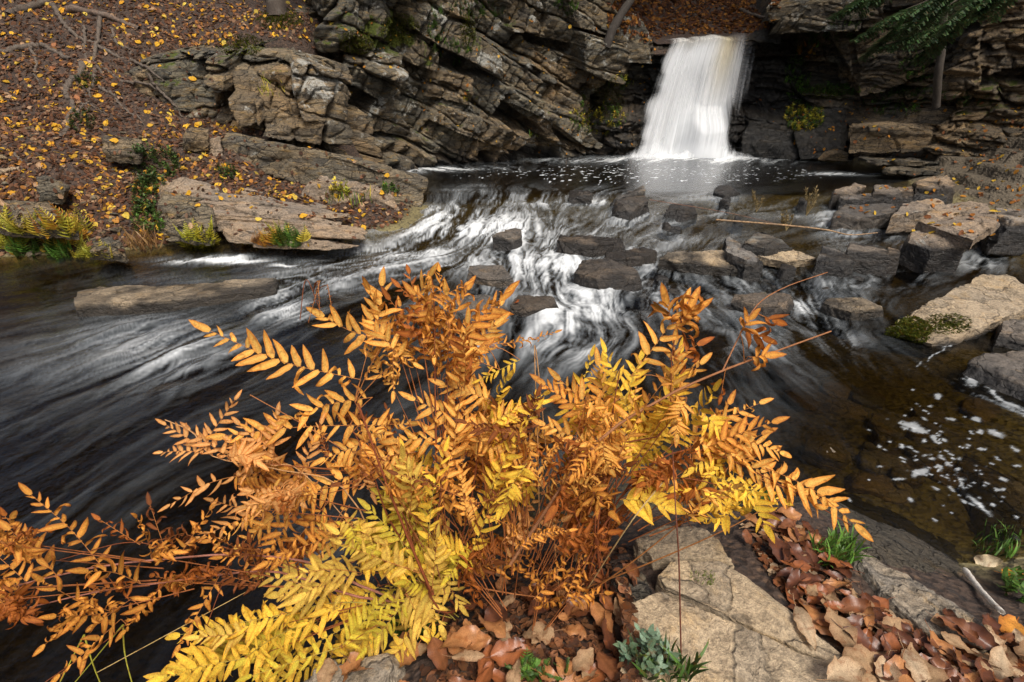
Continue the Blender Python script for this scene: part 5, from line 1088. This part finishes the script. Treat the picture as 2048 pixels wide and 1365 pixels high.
# moss at the tree foot and on the cliff shoulder
def cushion(label, cx, cy, rx, ry, cnt, seed, hh=1.0):
    rnd = random.Random(seed); mb = MB(); p0 = None
    for i in range(cnt):
        a = rnd.uniform(0, 6.28); r = math.sqrt(rnd.random()); p, n = hit(cx + rx * r * math.cos(a), cy + ry * r * math.sin(a))
        if p is None: continue
        if p0 is None: p0 = np.array(p)
        n = np.array(n) + np.array([rnd.uniform(-.6, .6) for _ in range(3)]); n = unit(n); s = unit(np.cross(n, [rnd.uniform(-1, 1), rnd.uniform(-1, 1), .2])); L = rnd.uniform(.02, .05) * hh * (1 - .7 * r) * (.4 + abs(math.sin(a * 3 + r * 9)) * .8); c = np.array(rnd.choice([(.07,.10,.012),(.12,.14,.015),(.04,.06,.01)]))
        q = np.array(p); V = np.array([q - s * .012, q + s * .012, q + s * .004 + n * L, q - s * .004 + n * L]); mb.add(V, [[0, 1, 2, 3]], np.tile(c, (4, 1)))
    if p0 is None: return
    o = mb.build('moss', M_GREEN, origin=p0); o.location = p0; tag(o, label, 'moss')
cushion('green moss round the foot of the bank-top tree', 560, 40, 50, 24, 2200, 1)
cushion('thick green moss on the corner of the pale right slab', 1815, 662, 50, 30, 2400, 6, .6)
cushion('green moss patch on top of the pale right slab', 1895, 648, 50, 22, 900, 7, .35)
cushion('green moss pad on the cliff shoulder right of the bank', 715, 85, 38, 26, 1800, 2)
cushion('moss cap on the leafy top of the left cliff', 800, 60, 40, 34, 1500, 8)
cushion('moss on the dark rocks beside the waterfall', 1215, 200, 34, 40, 1200, 9)
cushion('moss over the right ledge wall', 1660, 185, 60, 14, 1000, 10)
cushion('moss streak hanging down the left cliff', 935, 60, 16, 45, 900, 3)
cushion('dark green moss on the ridge of the outcrop', 480, 90, 50, 22, 900, 4)

# ------------------------------------------------------------------ green plants
def sprig(mb, base, h, rnd, cols, kind, lean=.5):
    a = rnd.uniform(0, 6.28); le = rnd.uniform(.1, lean); d = np.array([math.cos(a) * le, math.sin(a) * le, 1.0]); base = np.array(base)
    c = np.array(rnd.choice(cols)) * rnd.uniform(.75, 1.25)
    if kind == 'blade':
        side = unit(np.cross(d, [math.sin(a * 3), math.cos(a * 3), .1])); leaflet(mb, base, unit(d), side, h * rnd.uniform(.6, 1.1), h * .055 + .0015, rnd.uniform(-.2, 1.6), .2, .4, list(c), list(c * .85), rnd, 6, .02); return
    top = base + unit(d) * h; tube(mb, [base, (base + top) / 2 + [0, 0, .02 * h], top], h * .02 + .0006, h * .01 + .0004, c * .6, 3)
    k = 5 if kind == 'herb' else 8
    for i in range(k * 2):
        t = (i // 2 + 1) / k; p = base + (top - base) * t; dr = unit(d); sd = unit(np.cross(dr, [rnd.uniform(-1, 1), rnd.uniform(-1, 1), .3])) * (1 if i % 2 else -1)
        if kind == 'herb':
            L = h * rnd.uniform(.3, .5); dd = unit(sd + dr * rnd.uniform(-.1, .5)); leaflet(mb, p, dd, unit(np.cross(dd, dr)), L, L * .5, rnd.uniform(.2, .9), .1, 0, list(c), list(c * .9), rnd, 3)
        else:
            s0 = np.array([math.sin(a), -math.cos(a), 0]) * (1 if i % 2 else -1); L = h * .5 * (1.1 - t); dd = unit(s0 + dr * .35); leaflet(mb, p, dd, unit(np.cross(dd, dr)), L, L * .32, rnd.uniform(.1, .7), .1, 0, list(c), list(c * .9), rnd, 3, .35)
GR = [(.05,.12,.03),(.07,.16,.03),(.04,.09,.03)]; YG = [(.55,.52,.06),(.40,.42,.05),(.72,.58,.07)]; OG = [(.65,.34,.05),(.5,.22,.04),(.7,.5,.07)]; FG = [(.10,.24,.04),(.14,.32,.05),(.07,.16,.03)]; BG = [(.18,.30,.19),(.24,.36,.24),(.13,.22,.12)]
def plant(name, label, cat, cx, cy, rx, ry, cnt, h, cols, kind, seed, group=None, lean=.6, part=None):
    rnd = random.Random(seed); mb = MB(); p0 = None
    for i in range(cnt):
        a = rnd.uniform(0, 6.28); r = math.sqrt(rnd.random()); p, n = hit(cx + rx * r * math.cos(a), cy + ry * r * math.sin(a))
        if p is None or p.z < wlev(p.y) - .12: continue
        if p0 is None: p0 = np.array(p)
        sprig(mb, p, h * rnd.uniform(.6, 1.2), rnd, cols, kind, lean)
    if p0 is None: return
    o = mb.build(name, M_GREEN, origin=p0); o.location = p0; return tag(o, label, cat, group)
PL = [
 ('ground_plant','bushy dark green plant on the bank above the striped slab','plant',310,335,52,42,120,.10,GR,'herb'),
 ('ground_plant','dark green leafy patch trailing down beside the slabs','plant',290,400,26,36,80,.09,GR,'herb'),
 ('ground_plant','green leafy plant by the hooked root','plant',165,245,26,24,34,.08,GR,'herb'),
 ('ground_plant','green plant near the flat stone at the water','plant',300,450,34,26,34,.10,FG,'herb'),
 ('ground_plant','small green plant at the edge of the long ledge slab','plant',455,352,26,14,24,.09,GR,'herb'),
 ('grass_tuft','grass tuft below the tan-faced block','grass',700,405,50,14,60,.16,FG+YG,'blade'),
 ('grass_tuft','grass tuft on the lichened outcrop','grass',545,180,26,20,40,.13,YG,'blade'),
 ('grass_tuft','dry drooping grass clump at the left waterline','grass',290,495,34,14,70,.26,[(.30,.17,.07),(.4,.25,.1)],'blade'),
 ('ground_plant','green leaves high on the roots','plant',175,170,20,18,18,.10,GR,'herb'),
 ('small_fern','yellow-green fern patch at the far left waterline','fern',30,478,62,24,46,.26,YG,'fern'),
 ('small_fern','golden brown fern in the left waterline patch','fern',130,478,54,26,36,.26,OG+YG,'fern'),
 ('small_fern','green fern low in the left waterline patch','fern',90,515,60,14,26,.2,FG,'fern'),
 ('small_fern','lemon fern leaning to the water below the flat stone','fern',195,522,38,8,22,.2,YG,'fern'),
 ('small_fern','bright lemon fern tuft above the foam strip','fern',400,492,34,16,34,.24,[(.75,.66,.08),(.6,.6,.06)],'fern'),
 ('small_fern','rusty orange fern at the foot of the striped slab','fern',520,492,30,12,30,.2,OG,'fern'),
 ('small_fern','yellow-green fern right of the rusty one','fern',578,488,34,12,34,.2,YG+FG,'fern'),
 ('ground_plant','small yellow plant at the tip of the striped slab','plant',680,385,20,14,16,.1,YG,'herb'),
 ('ground_plant','green plant above the tan-faced block','plant',780,385,16,8,16,.1,FG,'herb'),
 ('rock_fern','fern growing on the top of the left cliff','fern',870,60,16,50,46,.16,GR+FG,'fern'),
 ('rock_fern','fern hanging from the upper right of the left cliff','fern',1130,15,26,22,36,.2,GR+FG,'fern'),
 ('rock_fern','yellow plant on the ledge beside the fall','plant',1240,172,28,12,36,.12,YG+FG,'herb'),
 ('rock_fern','green plant low on the rocks left of the fall','plant',1195,240,56,34,110,.13,FG+YG,'herb'),
 ('rock_fern','grass on the dark hole of the left cliff','grass',1070,275,26,8,30,.14,YG+FG,'blade'),
 ('rock_fern','yellow-green plant in a crack of the left cliff','plant',940,205,16,14,22,.12,YG+FG,'herb'),
 ('rock_fern','fern fronds on the wall right of the fall','fern',1625,85,44,14,34,.22,GR+FG,'fern'),
 ('rock_fern','bright green ivy right of the fall','plant',1592,165,24,48,130,.13,FG,'herb'),
 ('rock_fern','green moss-like plants along the right wall ledge','plant',1660,186,66,12,110,.11,FG,'herb'),
 ('rock_fern','bushy green plant low on the right wall','plant',1605,240,40,26,120,.13,FG+YG,'herb'),
 ('rock_fern','drooping brown fern on the right wall','fern',1612,110,24,16,20,.2,OG,'fern'),
 ('rock_fern','green plants on the right ledge below the dead tree','plant',1790,205,70,30,120,.13,GR+FG,'herb'),
 ('rock_fern','fern on the ledge below the ochre cliff','fern',1920,205,50,10,36,.16,GR,'fern'),
 ('rock_fern','ferns tucked under the overhang of the left cliff','fern',905,110,40,30,40,.15,FG+GR,'fern'),
 ('rock_fern','ferns and leaves at the top edge of the left cliff','fern',960,20,60,20,50,.17,GR+FG,'fern'),
 ('rock_fern','dark green leaves on the upper right wall','plant',1700,60,60,26,60,.12,GR,'herb'),
 ('rock_fern','green leafy plant spilling over the right wall corner','plant',1830,150,40,40,80,.12,FG+GR,'herb'),
 ('grass_tuft','bright green grass tuft growing out of the wet leaves','grass',1668,1110,46,30,130,.11,FG,'blade'),
 ('grass_tuft','thin grass at the right edge by the cream leaf','grass',1990,1095,54,28,90,.085,FG,'blade'),
 ('grass_tuft','sparse grass behind the golden fern','grass',1500,1000,50,30,60,.10,FG,'blade'),
 ('grass_tuft','long green grass at the bottom edge below the tan slab','grass',1330,1350,60,30,50,.11,FG+GR,'blade'),
 ('leafy_herb','blue-green herb with drying flower heads at the bottom edge','plant',1290,1330,50,40,30,.055,BG,'herb'),
 ('moss_tuft','tiny green moss tuft in the crack of the tan slab','moss',1405,1158,26,16,70,.016,[(.14,.22,.03),(.2,.28,.04)],'blade'),
 ('ground_plant','small lacy green leaves at the bottom edge','plant',1080,1345,60,18,26,.06,FG,'fern'),
 ('ground_plant','green fern leaflets behind the rounded rock','plant',830,1268,60,16,26,.08,FG,'fern'),
 ('ground_plant','green leaves right of the birch stick','plant',2030,1185,26,26,12,.07,FG,'herb'),
]
for k, a in enumerate(PL): plant(*a, seed=900 + k)
# hemlock boughs at the top right
def bough(label, pts, seed, wid=.5):
    rnd = random.Random(seed); w = [np.array(WY(*p)) for p in pts]; root = empty('hemlock_bough', w[0], label, 'branch', 'hemlock boughs at the top right'); sp = spline(w, 26)
    mb = MB(); tube(mb, sp, .018, .004, (.08, .06, .04), 5); mb.build('branch', M_BARK, root, w[0]); mb = MB()
    for i in range(1, 27):
        for sg in (-1, 1):
            d = unit(sp[i] - sp[i - 1]); s = unit(np.cross(d, [0, 0, 1])) * sg; L = wid * (1.05 - i / 27) * rnd.uniform(.5, 1.2) + .06; tw = unit(s + d * .7 + np.array([0, 0, rnd.uniform(-.5, .0)])); m = int(L / .028)
            for j in range(m):
                p = sp[i] + tw * L * j / m + np.array([0, 0, -.1 * (j / m) ** 2 * L])
                for s2 in (-1, 1):
                    c = np.array(rnd.choice([(.03,.085,.035),(.045,.12,.04),(.022,.06,.028)])); nd = unit(np.cross(tw, [0, 0, 1]) * s2 + tw * .6 + np.array([0, 0, rnd.uniform(-.2, .2)])); q = p + nd * rnd.uniform(.04, .09) - np.array([0, 0, rnd.uniform(0, .03)]); u = unit(np.cross(nd, [rnd.uniform(-.5, .5), .3, 1])) * .011
                    mb.add(np.array([p - u, p + u, q + u * .7, q - u * .7]), [[0, 1, 2, 3]], np.tile(c, (4, 1)))
    mb.build('foliage', M_GREEN, root, w[0])
bough('longest hemlock bough drooping left across the top right corner', [(1960,-60,7.4),(1880,-10,7.6),(1790,30,7.8),(1715,75,8.0)], 1, .7)
bough('short hemlock bough under the longest one', [(1990,-30,7.2),(1900,40,7.4),(1830,70,7.6),(1760,95,7.8)], 2, .6)
bough('hemlock bough hanging at the top centre-right', [(1850,-80,8.0),(1760,-20,8.2),(1700,15,8.4)], 3, .5)
bough('small hemlock spray beside the dead trunk', [(1960,10,7.6),(1890,70,7.8),(1840,120,8.0)], 4, .3)
bough('broad hemlock bough filling the top right behind the others', [(1980,-40,7.9),(1880,20,8.0),(1790,60,8.2),(1730,110,8.3)], 6, .75)
bough('hemlock bough over the top centre-right block', [(1800,-60,8.6),(1730,-10,8.7),(1670,30,8.8)], 7, .4)
bough('hemlock bough at the top right corner', [(2080,-60,7.0),(2000,-10,7.2),(1960,20,7.3)], 5, .5)

# ------------------------------------------------------------------ sticks, dead weeds
def stick(label, pts, r0, r1, col, mat=None, name='stick', group=None, onY=True):
    w = [np.array(WY(*p)) for p in pts]; mb = MB(); tube(mb, spline(w, 5 * len(w)), r0, r1, col, 6, .25); o = mb.build(name, mat or M_BARK, origin=w[0]); o.location = w[0]; return tag(o, label, 'stick', group)
z_ = lambda x, y, z: (x, y, WZ(x, y, z).y)
stick('long bare branch lying over the riffle on the right', [z_(1432,440,.40), z_(1560,450,.38), z_(1650,460,.34), z_(1700,470,.28), z_(1755,466,.26)], .012, .005, (.42,.26,.13))
stick('thin bent twig across the riffle', [z_(1300,400,.42), z_(1450,425,.40), z_(1560,450,.36)], .006, .003, (.30,.16,.10))
stick('short birch stick with white bark on the right ledge', [z_(1930,1140,.07), z_(1965,1185,.12), z_(2005,1225,.17)], .010, .008, (.78,.74,.66), M_LEAF, 'birch_stick')
stick('pale straw stalk crossing low over the water at the left', [(195,1345,.78),(380,1245,.82),(500,1180,.86)], .0012, .001, (.72,.52,.2), M_LEAF, 'grass_stalk')
for k, pts in enumerate((((168,1270,.84),(190,1340,.80),(215,1400,.78)), ((168,1270,.84),(120,1365,.78)), ((246,1250,.86),(250,1310,.82),(268,1380,.78)), ((246,1250,.86),(150,1365,.78)))):
    stick(['broken green grass blade bending down at the lower left', 'green grass blade leaning left at the lower left', 'folded grass blade nearest the straw stalk', 'long grass blade slanting to the lower left corner'][k], pts, .0022, .0012, (.50,.48,.06), M_GREEN, 'grass_stalk')
def weed(label, x, y, h, seed):
    rnd = random.Random(seed); b = WZ(x, y, .30); root = empty('dead_weed', b, label, 'plant', 'dead weeds in the riffle'); mb = MB()
    for k in range(5):
        top = np.array([rnd.uniform(-.12, .12), rnd.uniform(-.05, .05), h * rnd.uniform(.6, 1)]); tube(mb, [(0, 0, 0), top * .5 + [.02, 0, 0], top], .004, .002, (.34,.26,.12), 4)
        for j in range(16):
            p = top * rnd.uniform(.5, 1.0); d = unit(np.array([rnd.uniform(-1, 1), rnd.uniform(-1, 1), rnd.uniform(0, 1)])); leaflet(mb, p, d, unit(np.cross(d, [.1, .2, 1])), .04, .015, 1, .3, 1, [.36,.30,.14], [.25,.18,.09], rnd, 3)
    mb.build('stem', M_LEAF, root)
weed('dead seeded weed standing in the riffle right of centre', 1512, 425, .28, 1)
weed('taller dead seeded weed nearer the right boulders', 1612, 432, .38, 2)
weed('low dead weed leaning over the riffle branch', 1572, 462, .2, 3)

# ------------------------------------------------------------------ unseen trees added so that their crowns shade the far half of the gorge
def shade_tree(k, x, y, z, h, R, label):
    rnd = random.Random(500 + k); root = empty('tree', (x, y, z), label, 'tree', 'added shade trees over the gorge'); mb = MB()
    sp = spline([(0, 0, -.5), (.1, 0, h * .4), (.2, -.1, h)], 10); tube(mb, sp, .2, .08, (.08, .065, .05), 9, .15)
    for i in range(9):
        a = rnd.uniform(0, 6.28); tube(mb, spline([(.1, 0, h * rnd.uniform(.5, .9)), (math.cos(a) * R * .5, math.sin(a) * R * .5, h * .9), (math.cos(a) * R * .9, math.sin(a) * R * .9, h)], 5), .05, .015, (.08, .065, .05), 5)
    mb.build('trunk', M_BARK, root); mb = MB(); C3 = [(rnd.gauss(0, R * .45), rnd.gauss(0, R * .45), h + rnd.gauss(0, .7)) for _ in range(26)]
    for i in range(1150):
        c = C3[i % 26]; p = np.array([c[j] + rnd.gauss(0, (.7, .7, .4)[j]) for j in range(3)]); n = unit(np.array([rnd.gauss(0, 1), rnd.gauss(0, 1), rnd.gauss(0, 1) + .8])); a = unit(np.cross(n, [.3, .5, .7])); b = np.cross(n, a); s_ = rnd.uniform(.10, .24)
        mb.add(np.array([p - a * s_, p - b * s_ * .6, p + a * s_, p + b * s_ * .6]), [[0, 1, 2, 3]], np.tile(np.array(rnd.choice([(.05,.08,.02),(.08,.10,.02),(.30,.20,.03),(.04,.06,.02)])), (4, 1)))
    mb.build('crown', M_GREEN, root)
for k, (x, y, z, h, R, lb) in enumerate(((-7, 11, 3.4, 4.6, 3.2, 'left bank top, behind the outcrop'), (-3.2, 11.4, 5.0, 3.2, 3.4, 'left cliff top'), (.6, 14.2, 5.0, 2.8, 3.6, 'cliff top left of the fall'), (3.6, 16.0, 4.2, 3.6, 3.4, 'slope straight above the fall'), (7.6, 13.8, 5.0, 2.6, 3.4, 'rocks right of the fall'),
    (9.8, 11.4, 5.0, 2.5, 3.3, 'right wall'), (11.0, 8.4, 5.2, 2.6, 3.6, 'ochre right cliff'), (-9.5, 8.6, 4.0, 4.5, 3.4, 'top of the leafy left bank'), (2.2, 12.6, 4.9, 2.4, 3.3, 'brink beside the waterfall'), (-11, 5.5, 3.4, 4.6, 3.0, 'left edge of the leafy bank'))):
    shade_tree(k, x, y, z, h, R, 'unseen forest tree added for shade on the ' + lb)
